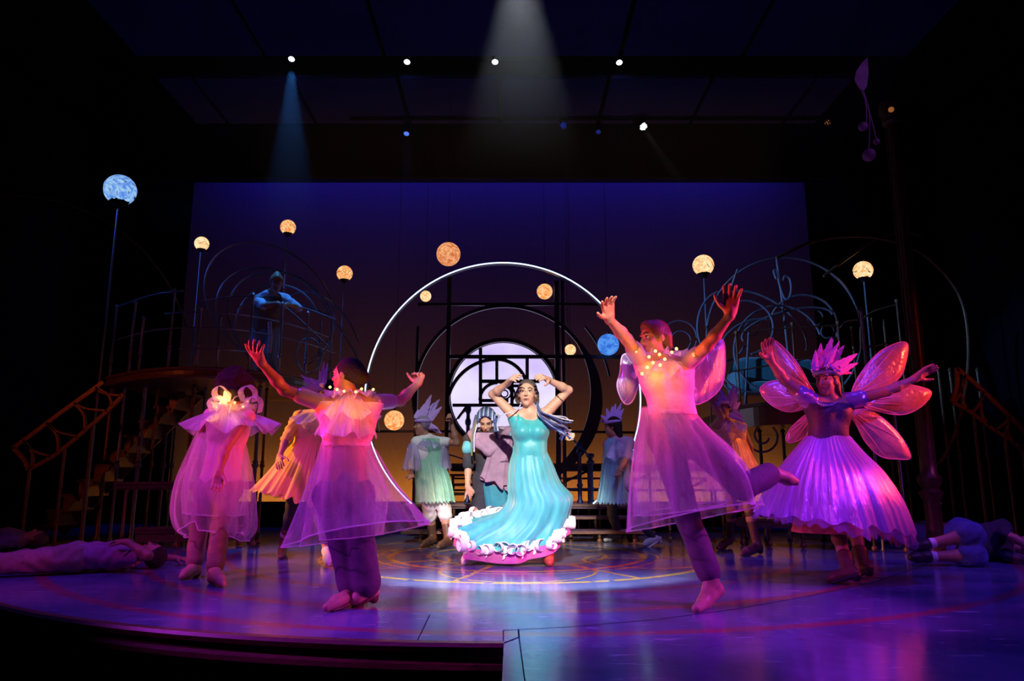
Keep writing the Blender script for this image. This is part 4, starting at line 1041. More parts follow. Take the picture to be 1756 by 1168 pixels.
def wing(pts, Y, m, parent, base, tilt=0, name='wing', vein_m=None, rim_m=None):
    """flat membrane wing: closed outline in pixels, wire rim and veins from the base"""
    out = [at(x, y, Y) for x, y in pts]; n = len(out)
    cl = smoothpath([out[-1]] + out + [out[0], out[1]], 6)[6:6 + 6 * n]
    B = at(base[0], base[1], Y)
    cl = [p + V(0, tilt * (p - B).length, 0) for p in cl]
    c = sum(cl, V(0, 0, 0)) / len(cl); b = MB(); N_ = len(cl); uv = []
    for k in (1, .66, .33):
        for p in cl: b.v.append(tuple(c + (p - c) * k + V(0, -.02 * (1 - k), 0)))
    b.v.append(tuple(c + V(0, -.02, 0)))
    for r in range(2):
        for j in range(N_):
            l = (j + 1) % N_; b.f.append((r * N_ + j, r * N_ + l, (r + 1) * N_ + l, (r + 1) * N_ + j))
    for j in range(N_): b.f.append((2 * N_ + j, 2 * N_ + (j + 1) % N_, 3 * N_))
    uv = [((Vector(v).x - c.x) * 1.2, (Vector(v).z - c.z) * 1.2) for v in b.v]
    o = b.build(name, m, parent, True, uv)
    md = o.modifiers.new('t', 'SOLIDIFY'); md.thickness = .003
    MB().tube(cl, .005, 5, True).build('wing_wire', rim_m, o)
    for f in (.22, .36, .5, .64, .78):
        e = cl[int(f * N_)]; q = B + (e - B) * .1 + V(0, -.01, 0)
        MB().tube(smoothpath([B + V(0, -.008, 0), (B + e) / 2 + V(0, -.018, .02 * (f - .5)), e], 6), .0028, 4).build('vein', vein_m or rim_m, o)
    return o
# skin, hair and cloth
SK_w = mat('skin_warm', (.33, .15, .09), .5, 0, .06, 40, .03)
SK_l = mat('skin_light', (.42, .20, .13), .5, 0, .06, 40, .03)
SK_lit = mat('skin_lit', (.62, .35, .23), .5, 0, .06, 40, .03)  # lighter skin: the bright follow-spot light is put into the colour
SK_d = mat('skin_deep', (.24, .12, .08), .5, 0, .06, 40, .03)
H_black = mat('hair_black', (.02, .013, .012), .85, 0, .3, 60, .4, spec=.15)
H_red = mat('hair_auburn', (.11, .03, .02), .45, 0, .3, 60, .4, stretch=(3, 3, .4))
C_tan = mat('tan_trousers', (.22, .14, .09), .8, 0, .12, 30, .2)
C_tan2 = mat('mauve_trousers', (.10, .06, .11), .8, 0, .12, 30, .2)
C_denim = mat('blue_denim', (.07, .10, .28), .85, 0, .25, 40, .2)
C_dark = mat('charcoal_cloth', (.035, .035, .05), .85, 0, .2, 30, .2)
C_shoe = mat('tan_leather', (.45, .27, .18), .5, 0, .15, 20, .1)
C_brown = mat('brown_leather', (.12, .055, .03), .45, 0, .25, 20, .1)
C_white = mat('white_canvas', (.75, .72, .72), .7, 0, .06, 30, .1)
C_blackshoe = mat('black_rubber', (.02, .02, .025), .5, 0, .1, 20, .1)
T_pink = sheer('pink_tulle', (.96, .80, .95), .24, .30, trans=.5)
T_bod = sheer('pink_bodice_net', (.95, .66, .72), .78, .3, trans=.35)
T_hem = sheer('tulle_hem', (.95, .82, .95), .55, .1)
T_org = sheer('iridescent_organza', (.92, .80, .95), .52, .5, rough=.12, trans=.45, gloss=.35, streak=(40, 2), gcol=(.8, .75, 1))
T_gold = sheer('gold_tulle', (.95, .62, .22), .86, .3, trans=.3, streak=(60, 2))
T_green = sheer('green_foil', (.34, .85, .60), .92, .3, rough=.2, trans=.15, gloss=.5, streak=(90, 14), gcol=(.6, 1, .8))
T_bluefoil = sheer('blue_foil', (.20, .50, .66), .9, .3, rough=.25, trans=.15, gloss=.3, streak=(70, 6), gcol=(.55, .9, 1))
T_org_or = sheer('orange_foil', (.95, .42, .12), .9, .3, rough=.2, trans=.2, gloss=.4, streak=(60, 5), gcol=(1, .6, .3))
T_purple = sheer('purple_tinsel', (.42, .24, .72), .82, .4, rough=.25, trans=.3, gloss=.25, streak=(80, 2), gcol=(.8, .6, 1))
T_wing = sheer('wing_membrane', (.85, .52, .58), .72, .5, rough=.25, trans=.45, gloss=.2, streak=(5, 5))
T_vio = sheer('violet_organza', (.55, .42, .85), .6, .4, rough=.15, trans=.4, gloss=.35, streak=(30, 3))
FE_vio = mat('violet_feather', (.48, .30, .72), .7, 0, .25, 60, .3, stretch=(1, 1, 5))
FE_pink = mat('pink_feather', (.85, .45, .62), .7, 0, .2, 60, .3, stretch=(1, 1, 5))
FE_mag = mat('magenta_feather', (.75, .16, .45), .7, 0, .25, 60, .3, stretch=(1, 1, 5))
M_sil = mat('silver_wire', (.6, .55, .62), .3, .8, .1, 20, 0)
G_bulb = glow('fairy_bulb', (1.0, .50, .10), 6)
def person(label, base, group=None): return thing('person', label, 'person', (base[0], base[1], base[2] if len(base) > 2 else 0), group)
def base_of(px, py): return gnd(px, py, 0)

def frill(name, ring, w, waves, amp, m, parent, down=V(0, 0, -1), nv=6, sub=3, seed=3, out0=.0):
    """gathered ribbon standing off a closed ring of points"""
    rnd = random.Random(seed); n = len(ring); c = sum(ring, V(0, 0, 0)) / n; b = MB(); uv = []; N_ = n * sub; ph = rnd.uniform(0, 6)
    pts = [ring[i // sub].lerp(ring[(i // sub + 1) % n], (i % sub) / sub) for i in range(N_)]
    for r in range(nv + 1):
        k = r / nv
        for i, p in enumerate(pts):
            o_ = (p - c); o_.z = 0; o_ = o_.normalized() if o_.length > 1e-4 else V(1, 0, 0); t = 2 * math.pi * i / N_
            wv = math.sin(waves * t + ph + .6 * math.sin(5 * t)); tg = (pts[(i + 1) % N_] - pts[i - 1]).normalized()
            q = p + down * w * k + o_ * (out0 + amp * wv * (.35 + .65 * k)) + tg * amp * .9 * math.sin(2 * (waves * t + ph)) * k + down * (-.25 * w * math.cos(2 * waves * t) * k)
            b.v.append(tuple(q)); uv.append((i / N_ * 4, k))
    for r in range(nv):
        for i in range(N_):
            l = (i + 1) % N_; b.f.append((r * N_ + i, r * N_ + l, (r + 1) * N_ + l, (r + 1) * N_ + i))
    return b.build(name, m, parent, True, uv)

def ribbon(name, path, w, m, parent, d=V(.35, .9, .3)):
    b = MB(); d = d.normalized()
    for p in path: b.v += [tuple(p - d * w / 2), tuple(p + d * w / 2)]
    b.f = [(2 * i, 2 * i + 2, 2 * i + 3, 2 * i + 1) for i in range(len(path) - 1)]
    return b.build(name, m, parent, True, [(i // 2 * .1, i % 2) for i in range(len(b.v))])
# ================================================================== A: dancer with afro, seen from behind, left
Y = 6.3
g = pose(Y, .98, (375, 838), (398, 700, 0), (404, 668, -.02), (362, 712, .0), (432, 712, .02),
         [(345, 745, 1), (375, 735, 1), (395, 720, 1)], [(392, 768, -1), (374, 806, -1), (372, 832, -1)],
         [(342, 900), (333, 964, .10), (312, 984), True], [(378, 905), (366, 975, .10), (381, 999), True], (.25, .95, -.25))
g.anl = gnd(333, 972, .09); g.toel = gnd(312, 989, .03); g.anr = gnd(368, 980, .09); g.toer = gnd(382, 1001, .03)
g.shr = at(424, 714, Y - .06); g.elr = at(388, 768, Y - .24); g.wrr = at(376, 808, Y - .33); g.tipr = at(373, 836, Y - .35)
body_prims(g); hand(g, 'l', (0, 1, 0)); hand(g, 'r', (0, -1, 0), .3, .25, -1, 1.1)
A = person('dancer with dark afro and glowing ruffled collar, back turned, at left', base_of(352, 992))
body(g, A, SK_w)
trousers(g, A, C_tan, hem=.06); shoes(g, A, C_shoe, sole=C_brown)
sdf_obj('shirt', inflate(grp(g, 'torso'), .012) , .011, T_bod, A)
b = [elli(g.hf(0, -.02, .035), g.R, (.165, .165, .15), .04)]; rnd = random.Random(3)
for i in range(70):
    d = Vector((rnd.gauss(0, 1), rnd.gauss(0, 1), rnd.gauss(.35, 1))).normalized(); q = g.hf(d.x * .155, -.02 + d.y * .155, .04 + d.z * .14); b.append(cap(q, q, .03, .03, .012))
sdf_obj('afro_hair', b, .011, H_black, A)
sk = skirt('tulle_skirt', [(338, 742, 416, 742, 0, .8), (322, 778, 424, 778, 0, .9), (303, 825, 432, 825), (294, 872, 434, 868), (300, 905, 433, 908), (318, 922, 420, 928)], Y, T_pink, A, 8, .14, seed=2,
      hemf=lambda a: .93 + .07 * math.cos(2 * a) - .16 * max(0, -math.sin(a)) ** 2 * (1 if math.cos(a + .3) < .2 else .4), hem_m=T_hem, hem_r=.005)
skirt('inner_skirt', [(340, 744, 414, 744, 0, .8), (326, 790, 422, 790), (316, 840, 424, 840), (318, 880, 418, 884)], Y, T_pink, A, 7, .10, seed=5, hem_m=T_hem)
C = g.neck + V(.0, 0, -.02); ax_ = V(1, 0, 0); dy_ = V(0, 1, 0); uz = V(-.12, -.1, 1).normalized()
co_ = ruffle('ruffled_collar', C + V(-.02, 0, .0), ax_ * 1.15, dy_, uz, .09, .34, .17, 7, .05, T_org, A, seed=4)
ruffle('upper_frill', C + V(0, 0, .05), ax_, dy_, uz, .08, .20, .03, 11, .05, T_org, co_, seed=8)
ruffle('top_frill', C + V(0, 0, .08), ax_, dy_, uz, .07, .16, -.03, 9, .04, T_org, co_, seed=9)
bulbs([C + V(.13 * math.cos(t), .12 * math.sin(t), .055 + .03 * math.sin(3 * t)) for t in (3.6, 4.2, 4.7, 5.2, 5.8, .6, 2.4)], co_)
for k, (x, y) in enumerate(((425, 672), (372, 690), (380, 672), (435, 690))):
    ribbon('ribbon_loop', px_path([(x - 8, y + 15), (x - 12, y - 2), (x, y - 11), (x + 12, y), (x + 10, y + 18)], Y - .18), .07, T_org, co_)
point('collar_glow', C + V(.0, -.16, .10), 3.4, (1, .42, .06), .05)

# ================================================================== B: dancer with outstretched arms, back to us
Y = 5.02
g = pose(Y, .99, (590, 850), (600, 678, 0), (594, 644, -.03), (556, 693, -.04), (643, 690, .04),
         [(488, 669, -1), (448, 622, -1), (434, 592, -1)], [(686, 688, 1), (717, 657, 1), (722, 640, 1)],
         [(580, 905), (603, 1005, .10), (562, 1040), True], [(618, 905), (628, 1008, .12), (604, 1032), True], (-.93, .30, .02))
g.anl = gnd(606, 1014, .085); g.toel = gnd(560, 1042, .03); g.anr = gnd(630, 1012, .10); g.toer = gnd(606, 1032, .035)
body_prims(g); hand(g, 'l', (.2, 1, .1), .9, .25, 1, 1.1); hand(g, 'r', (-.3, -1, 0), .3, 1.0, -1, 1.05)
B = person('dancer in pink tulle with arms stretched wide and glowing collar, front left', base_of(608, 1034))
body(g, B, SK_w, .0075); face_bits(g, B)
trousers(g, B, C_tan2, hem=.04, infl=.03, wide=.02, h=.011); shoes(g, B, C_shoe, h=.0065, sole=C_brown)
sdf_obj('bodice', inflate(grp(g, 'torso'), .014), .010, mat('peach_bodice', (.85, .55, .55), .8, 0, .1, 40, .2), B, [(at(600, 690, Y), V(0, 0, 1)), (at(600, 766, Y), V(0, 0, -1))])
hc = [elli(g.hf(0, -.025, .035), g.R, (.088, .10, .094), .03), elli(g.hf(0, -.10, .0), g.R, (.06, .055, .06), .03), cap(g.hf(0, -.07, .03), g.hf(.0, -.13, -.02), .06, .05, .03)]
sdf_obj('hair', hc, .009, H_black, B, [(g.hf(0, .045, .05), (g.f * .9 - g.u * .45).normalized())])
sk = skirt('tulle_skirt', [(553, 755, 633, 755, 0, .85), (545, 785, 652, 782), (532, 825, 676, 822), (512, 885, 708, 862, 0, .9), (494, 938, 738, 896, -.05, .8)], Y, T_pink, B, 7, .14, seed=11, hem_m=T_hem, hem_r=.005, sag=-.07)
skirt('inner_skirt', [(556, 757, 630, 757, 0, .85), (546, 810, 650, 805), (538, 860, 668, 850), (545, 925, 660, 915)], Y, T_pink, B, 6, .08, seed=12, hem_m=T_hem)
C = g.neck + V(0, 0, -.01); uz = V(.05, -.05, 1).normalized()
co_ = ruffle('ruffled_collar', C, V(1, 0, 0), V(0, 1, 0), uz, .075, .215, .16, 8, .035, T_org, B, seed=14)
ruffle('upper_frill', C + V(0, 0, .03), V(1, 0, 0), V(0, 1, 0), uz, .07, .17, .02, 12, .035, T_org, co_, seed=15)
ruffle('back_cape', at(602, 676, Y), V(1.1, 0, 0), V(0, 1, 0), V(0, 0, 1), .06, .215, .30, 10, .02, T_org, co_, seed=16, part=(200, 345))
bulbs([at(566, 664, Y - .20), at(590, 671, Y - .23), at(610, 672, Y - .22), at(620, 667, Y - .2), at(640, 668, Y - .14), at(578, 668, Y - .22)], co_, r=.009)
point('collar_glow', at(592, 668, Y - .27), 2.6, (1, .34, .04), .04); point('collar_glow', at(640, 668, Y - .2), .6, (1, .40, .07), .04)
for n_, (e0, e1) in (('l', (g.shl, g.ell)), ('r', (g.shr, g.elr))):
    sdf_obj('sheer_sleeve', [cap(e0, e0.lerp(e1, .6), .062, .056, .02)], .010, T_org, B)

# ================================================================== H: dancer kicking a leg back, arms up, front right
Y = 4.95
g = pose(Y, 1.03, (1160, 745, 0), (1136, 612, 0), (1122, 580, -.03), (1103, 622, -.02), (1172, 628, .02),
         [(1075, 582, -1), (1045, 548, -1), (1040, 508, -1)], [(1212, 594, -1), (1252, 541, -1), (1256, 488, -1)],
         [(1178, 885), (1216, 985, .17), (1204, 1042), True], [(1274, 836, 1), (1322, 812, 1), (1364, 826, 1)], (-.90, -.35, -.12))
hand(g, 'l', (.3, -1, 0), .9, .15, -1, 1.1); hand(g, 'r', (-.2, -1, 0), 1.0, .12, -1, 1.15)
bl_, tl2 = gnd(1207, 1034, .03), gnd(1194, 1044, .022); an_ = at(1219, 992, bl_.y + .05); he_ = at(1231, 1012, bl_.y + .1); g.anl = an_
body_prims(g); hand(g, 'l', (.3, -1, 0), .9, .15, -1, 1.1); hand(g, 'r', (-.2, -1, 0), 1.0, .12, -1, 1.15)
g.G['footl'] = [cap(an_, he_, .036, .03, .02), cap(he_, bl_, .032, .034, .02), cap(an_, bl_, .036, .028, .03), cap(bl_, tl2, .033, .02, .02)]
Hn = person('dancer with raised arms kicking one leg back in pink tulle, front right', base_of(1207, 1042))
body(g, Hn, SK_l, .0075); face_bits(g, Hn)
trousers(g, Hn, C_tan2, hem=.05, infl=.022, wide=.015, h=.011); shoes(g, Hn, C_shoe, h=.0065, infl=.009)
sdf_obj('bodice', inflate(grp(g, 'torso'), .014), .010, mat('peach_bodice', (.85, .55, .55)), Hn, [(at(1138, 622, Y), V(0, 0, 1)), (at(1140, 712, Y), V(0, 0, -1))])
hc = [elli(g.hf(0, -.02, .035), g.R, (.09, .106, .098), .03), cap(g.hf(.05, -.06, .0), g.hf(.05, -.07, -.07), .045, .03, .03), cap(g.hf(-.05, -.06, .0), g.hf(-.05, -.07, -.07), .045, .03, .03), cap(g.hf(0, .085, .05), g.hf(0, .05, .085), .03, .04, .03)]
sdf_obj('hair', hc, .009, H_red, Hn, [(g.hf(0, .06, .04), (g.f * .9 - g.u * .5).normalized())])
sk = skirt('tulle_skirt', [(1098, 698, 1184, 698, 0, .85), (1092, 735, 1216, 735), (1084, 785, 1256, 772), (1076, 850, 1290, 820, 0, .85), (1072, 912, 1306, 868, 0, .75)], Y, T_pink, Hn, 7, .12, seed=21, hem_m=T_hem, hem_r=.005, sag=-.07)
skirt('inner_skirt', [(1100, 700, 1182, 700, 0, .85), (1094, 760, 1210, 755), (1090, 830, 1235, 815), (1092, 885, 1250, 860)], Y, T_pink, Hn, 7, .08, seed=22, hem_m=T_hem)
C = g.neck + V(.0, 0, -.02); uz = V(.1, -.1, 1).normalized()
co_ = ruffle('ruffled_collar', C, V(1, 0, 0), V(0, 1, 0), uz, .075, .20, .12, 8, .035, T_org, Hn, seed=24)
ruffle('upper_frill', C + V(0, 0, .03), V(1, 0, 0), V(0, 1, 0), uz, .07, .17, .0, 12, .03, T_org, co_, seed=25)
bulbs([at(x, y, Y - d) for x, y, d in ((1113, 612, .2), (1120, 622, .24), (1131, 608, .24), (1140, 616, .25), (1101, 641, .22), (1124, 602, .2), (1152, 604, .2), (1160, 598, .16), (1110, 630, .24), (1132, 626, .25))], co_, r=.010)
point('collar_glow', at(1120, 634, Y - .30), 3.4, (1, .34, .04), .05); point('collar_glow', at(1155, 600, Y - .25), .7, (1, .40, .06), .05)
rim = mat('clear_wing_rim', (.7, .6, .8), .3, 0, .05, 20, 0)
wing([(1096, 625), (1080, 610), (1066, 612), (1062, 640), (1057, 665), (1068, 692), (1082, 690), (1094, 660)], Y + .14, T_vio, Hn, (1100, 645), -.2, 'organza_wing', None, rim)
wing([(1182, 640), (1205, 605), (1232, 585), (1239, 610), (1238, 650), (1228, 672), (1205, 690), (1186, 690)], Y + .16, T_vio, Hn, (1182, 650), -.2, 'organza_wing', None, rim)
for e0, e1 in ((g.shl, g.ell), (g.shr, g.elr)): sdf_obj('sheer_sleeve', [cap(e0, e0.lerp(e1, .6), .064, .058, .02)], .010, T_org, Hn)

# ================================================================== F: lead in turquoise gown
Y = 7.22
g = pose(Y, 1.06, (910, 806, 0), (909, 706, 0), (904, 675, -.03), (882, 714, 0), (934, 711, 0),
         [(845, 676, -1), (871, 657, -1), (886, 640, -1)], [(975, 669, -1), (941, 652, -1), (922, 642, -1)],
         [(884, 862, .06), (806, 950, .09), (796, 964), True], [(922, 870, .06), (940, 951, .09), (942, 966), True], (-.12, -.99, .05), hipw=.09, hs=1.1)
hand(g, 'l', (.6, .3, -.8), .7, .35, 1, 1.05); hand(g, 'r', (-.5, .4, -.8), .8, .3, 1, 1.05)
L_ = person('woman in turquoise gown with arms framing her head, centre stage', base_of(885, 962))
g.G['torso'] += [elli(at(896, 741, Y - .10), ((1, 0, 0), (0, 1, 0), (0, 0, 1)), (.066, .06, .065), .04), elli(at(922, 740, Y - .10), ((1, 0, 0), (0, 1, 0), (0, 0, 1)), (.066, .06, .065), .04)]
body(g, L_, SK_lit, .0075); face_bits(g, L_, (.28, .10, .085))
C_turq = mat('turquoise_satin', (.045, .43, .45), .45, 0, .15, 5, .25, sheen=.3, stretch=(3, 3, 1))
nl = at(909, 716, Y)
sdf_obj('gown_bodice', inflate(grp(g, 'torso'), .012), .009, C_turq, L_, [(nl, V(0, .1, 1).normalized()), (at(909, 704, Y - .16), .135), (at(905, 812, Y), V(0, 0, -1))])
for sgn, sh in ((-1, 888), (1, 929)): tubes('strap', L_, C_turq, .013, [at(sh, 733, Y - .13), at(sh - sgn * 1, 716, Y - .09), at(sh, 707, Y - .02), at(sh, 720, Y + .1)])
sk = skirt('gown_skirt', [(882, 768, 935, 768, 0, .8), (872, 800, 949, 798, 0, .85), (870, 832, 962, 828, 0, .85), (869, 858, 981, 852, 0, .8), (848, 882, 976, 876, 0, .75), (812, 896, 970, 890, 0, .68), (780, 907, 966, 900, 0, .6)], Y, C_turq, L_, 8, .17, seed=31, nu=200, nv=60, sag=.23, power=2.0)
ring = RING
C_frill = mat('white_ruffle', (.92, .88, .92), .6, 0, .05, 30, .1); C_pinkl = mat('magenta_lining', (.62, .10, .42), .55, 0, .15, 12, .15)
fr = frill('hem_ruffle', [p + V(0, 0, .07) for p in ring], .10, 20, .035, C_frill, sk, seed=33, out0=.0)
frill('lining_band', [p + V(0, 0, .01) for p in ring], .14, 0, .0, C_pinkl, sk, seed=35, out0=.004)
cen = sum(ring, V(0, 0, 0)) / len(ring); rnd = random.Random(9)
for k in range(46):      # puffed loops of stiff white ribbon
    p = ring[int(len(ring) * (k + rnd.uniform(-.2, .2)) / 46) % len(ring)]; o_ = p - cen; o_.z = 0; o_ = o_.normalized(); tg = V(-o_.y, o_.x, 0); R_ = rnd.uniform(.045, .068); q = p + V(0, 0, rnd.uniform(.0, .06)) + o_ * .025
    lb = MB(); nn = 18; w_ = rnd.uniform(.05, .08); sk_ = rnd.uniform(-.5, .5)
    for i in range(nn):
        t = 2 * math.pi * i / nn; e = q + tg * math.cos(t) * R_ + V(0, 0, 1) * math.sin(t) * R_ * .9
        for f in (-.5, 0, .5): lb.v.append(tuple(e + o_ * f * w_ + tg * f * w_ * sk_ + (e - q) * (.12 if f == 0 else 0)))
    for i in range(nn):
        l = (i + 1) % nn
        for j in range(2): lb.f.append((i * 3 + j, l * 3 + j, l * 3 + j + 1, i * 3 + j + 1))
    lb.build('ruffle_loop', C_frill, fr)
shoes(g, L_, mat('red_shoe', (.6, .10, .05), .5), names='r'); shoes(g, L_, C_white, names='l')
hc = [elli(g.hf(0, -.02, .035), g.R, (.102, .118, .112), .03), cap(g.hf(-.075, -.02, .0), g.hf(-.08, -.03, -.10), .032, .03, .03), cap(g.hf(.075, -.02, .01), g.hf(.085, -.01, -.12), .034, .034, .03)]
hair = sdf_obj('hair', hc, .008, mat('grey_gold_hair', (.10, .075, .06), .5, 0, .5, 90, .5, stretch=(4, 1, 1)), L_, [(g.hf(0, .052, .06), (g.f * .85 - g.u * .53).normalized())])
rnd = random.Random(5); BR = [mat('braid_blue', (.05, .10, .30), .5, 0, .3, 60, .3), mat('braid_white', (.55, .58, .72), .5, 0, .2, 60, .3), mat('braid_slate', (.12, .15, .26), .5, 0, .3, 60, .3)]
for k in range(30):
    y0 = rnd.uniform(-4, 12); e = rnd.uniform(-16, 16); dd = rnd.uniform(-.1, .08)
    p = px_path([(916 + rnd.uniform(-3, 3), 668 + y0, Y + .06), (921, 690 + y0 * .7, Y + .0), (926 + rnd.uniform(-3, 4), 708 + e * .3, Y - .06 + dd), (945, 722 + e * .7, Y - .06 + dd), (965 + rnd.uniform(-4, 4), 731 + e * .9 + rnd.uniform(-3, 3), Y - .02 + dd), (972 + rnd.uniform(-16, 12), 738 + e * 1.1, Y + dd)], Y, 5)
    MB().tube(p, .0065, 6).build('braid', BR[k % 3], hair)
MB().tube(px_path([(893, 694, Y - .02), (886, 703, Y - .1), (873, 708, Y - .16), (857, 712, Y - .16)], Y), .006, 6).build('braid', BR[1], hair)
MB().lathe(g.elr.lerp(g.shr, .35), [(.049, -.006), (.051, 0), (.049, .006)], 20, (g.elr - g.shr).to_track_quat('Z', 'Y').to_matrix()).build('arm_band', C_brown, L_)
for q in (-1, 1): MB().ball(g.hf(q * .083, -.008, -.045), .009, 8, 6).build('earring', mat('gold_metal', (.8, .5, .15), .25, 1, .1, 10, 0), L_)

# ================================================================== E: man in teal with mauve scarf, head bowed
Y = 8.35
g = pose(Y, 1.02, (842, 822, 0), (840, 741, -.02), (834, 722, -.14), (806, 754, 0), (876, 752, 0),
         [(803, 798, -1), (802, 835, -1), (814, 856, -1)], [(884, 800, 1), (880, 835, -1), (870, 852, -1)],
         [(822, 880), (818, 934, .09), (810, 942), True], [(862, 880), (866, 934, .09), (872, 942), True], (-.05, -.80, -.62), hs=1.06)
hand(g, 'l', (-.4, -1, 0), .3, .3, 1, 1.05); hand(g, 'r', (0, -1, 0), .3, .3, -1)
E_ = person('bowed man in teal tunic with mauve scarf beside the turquoise woman', base_of(842, 938))
body(g, E_, SK_lit, .0085); face_bits(g, E_, (.24, .11, .09))
C_teal = mat('teal_tunic', (.03, .26, .36), .7, 0, .2, 8, .2); C_mauve = mat('mauve_scarf', (.36, .22, .34), .8, 0, .18, 10, .25)
trousers(g, E_, C_dark, hem=.03, wide=.02, infl=.03); shoes(g, E_, C_blackshoe, sole=C_blackshoe)
sdf_obj('shirt', inflate(grp(g, 'torso'), .02) + [cap(g.shl, g.ell, .075, .066, .03), cap(g.shr, g.elr, .075, .066, .03)], .011, C_dark, E_, wrinkle=(.006, 45))
sdf_obj('shoulder_cape', [cap(g.shl + V(.02, 0, .01), g.shl.lerp(g.ell, .35), .085, .088, .03), cap(g.shr - V(.02, 0, -.01), g.shr.lerp(g.elr, .35), .085, .088, .03)], .011, mat('light_teal_cape', (.08, .42, .55), .6, 0, .15, 8, .15), E_)
skirt('tunic_skirt', [(818, 800, 872, 800, 0, .75), (815, 826, 878, 826, 0, .9), (818, 850, 884, 850), (824, 880, 888, 880), (832, 904, 884, 898)], Y, C_teal, E_, 7, .10, seed=41, nv=30)
# scarf: wound round the neck and hanging from one shoulder
s1 = sdf_obj('scarf', [cap(at(808, 744, Y - .10), at(820, 762, Y - .20), .045, .045, .03), cap(at(820, 762, Y - .20), at(838, 776, Y - .22), .045, .045, .03), cap(at(838, 776, Y - .22), at(862, 756, Y - .18), .045, .055, .03), cap(at(862, 754, Y - .14), at(872, 740, Y + .02), .06, .05, .03), cap(at(812, 740, Y), at(872, 738, Y + .08), .05, .05, .03), cap(at(812, 750, Y - .13), at(850, 758, Y - .2), .035, .04, .02)], .010, C_mauve, E_, wrinkle=(.004, 50))
skirt('scarf_fall', [(846, 752, 880, 748, -.17, 1), (838, 778, 877, 772, -.2, 1), (830, 804, 872, 802, -.2, 1), (824, 820, 870, 838, -.2, 1)], Y, C_mauve, s1, 6, .16, seed=43, dr=.32, nu=120, nv=24, hemf=lambda a: 1 + .05 * math.sin(5 * a), power=.3)
skirt('scarf_drape', [(808, 742, 846, 742, -.14, 1), (814, 758, 856, 752, -.2, 1), (826, 774, 862, 764, -.22, 1), (838, 786, 866, 776, -.2, 1)], Y, C_mauve, s1, 5, .14, seed=44, dr=.25, nu=100, nv=16, power=.3)
hc = [elli(g.hf(0, -.02, .035), g.R, (.09, .106, .10), .03)]
hair = sdf_obj('hair', hc, .009, BR[2], E_, [(g.hf(0, .05, .05), (g.f * .85 - g.u * .53).normalized())])
for k in range(13):
    x = -.085 + .17 * k / 12; zz = lambda q: math.sqrt(max(0, 1 - (x / .094) ** 2 * .9 - (q / .115) ** 2 * .8))
    MB().tube([g.hf(x, q, .035 + .112 * zz(q)) for q in (.085, .06, .03, 0, -.03, -.06, -.09)], .012, 6).build('dreadlock', BR[k % 3], hair)
for k, (x0, x1, yb) in enumerate(((815, 809, 782), (818, 813, 775), (812, 811, 770), (850, 852, 752), (853, 856, 748), (848, 849, 745))):
    MB().tube(px_path([(x0 + 4, 712, Y - .1), (x0, 728, Y - .2), (x1, 750, Y - .22), (x1, yb, Y - .25)], Y), .010, 6).build('dreadlock', BR[k % 3] if k else mat('braid_olive', (.2, .2, .05), .6), hair)
tubes('headband', E_, C_white, .011, px_path([(815, 717, Y - .10), (821, 713, Y - .2), (834, 714, Y - .25), (848, 712, Y - .2), (855, 714, Y - .1)], Y))
sdf_obj('beard', [cap(g.hf(-.02, .084, -.088), g.hf(.02, .084, -.088), .009, .009, .01), cap(g.hf(0, .078, -.1), g.hf(0, .078, -.105), .016, .014, .01)], .006, H_black, E_)
# ================================================================== J: winged fairy in purple, right
Y = 6.15
g = pose(Y, 1.03, (1420, 768, 0), (1422, 680, 0), (1417, 654, -.04), (1388, 688, -.02), (1452, 690, .03),
         [(1346, 653, -1), (1320, 617, -1), (1312, 584, -1)], [(1521, 671, -1), (1568, 650, 1), (1600, 628, 1)],
         [(1432, 900), (1452, 965, .1), (1420, 992), True], [(1462, 890), (1470, 955, .12), (1452, 975), True], (-.72, -.66, .0))
g.anl = gnd(1456, 980, .095); g.toel = gnd(1422, 994, .03); g.anr = gnd(1480, 972, .1); g.toer = gnd(1460, 985, .03); body_prims(g)
hand(g, 'l', (.3, -1, 0), .9, .15, -1, 1.2); hand(g, 'r', (0, -.6, -.8), .8, .12, 1, 1.15)
J_ = person('winged fairy in purple tinsel gown with feather crown, right', base_of(1450, 985))
body(g, J_, SK_l, .0075); face_bits(g, J_, (.45, .05, .1))
C_plum = mat('plum_bodice', (.045, .022, .07), .6, 0, .2, 40, .3)
sdf_obj('bodice', inflate(grp(g, 'torso'), .016), .010, C_plum, J_, [(at(1420, 694, Y), V(0, .1, 1).normalized()), (at(1420, 760, Y), V(0, 0, -1))])
for e0, e1 in ((g.shl, g.ell), (g.shr, g.elr)): sdf_obj('puff_sleeve', [cap(e0, e0.lerp(e1, .35), .085, .075, .02)], .010, T_purple, J_, wrinkle=(.006, 60))
sk = skirt('tinsel_skirt', [(1382, 748, 1456, 748, 0, .85), (1356, 780, 1480, 778), (1330, 815, 1512, 812), (1308, 858, 1542, 862), (1298, 882, 1562, 918)], Y, T_purple, J_, 17, .035, seed=51, nu=220, hemf=lambda a: 1 + .03 * math.sin(19 * a), sag=-.02)
skirt('over_skirt', [(1383, 750, 1455, 750, 0, .85), (1352, 800, 1490, 798), (1322, 848, 1530, 848), (1296, 886, 1560, 934)], Y, sheer('purple_net', (.50, .28, .80), .4, .4, streak=(50, 2)), J_, 12, .08, seed=52, nu=200, hemf=lambda a: 1 + .02 * math.sin(37 * a) + .02 * math.sin(7 * a))
skirt('underskirt', [(1392, 800, 1450, 800), (1372, 860, 1466, 860), (1358, 912, 1476, 914)], Y, mat('rust_underskirt', (.55, .17, .06), .8, 0, .15, 20, .2), J_, 8, .04, seed=53)
shoes(g, J_, C_brown, boot=.3, nm='boot', sole=C_blackshoe)
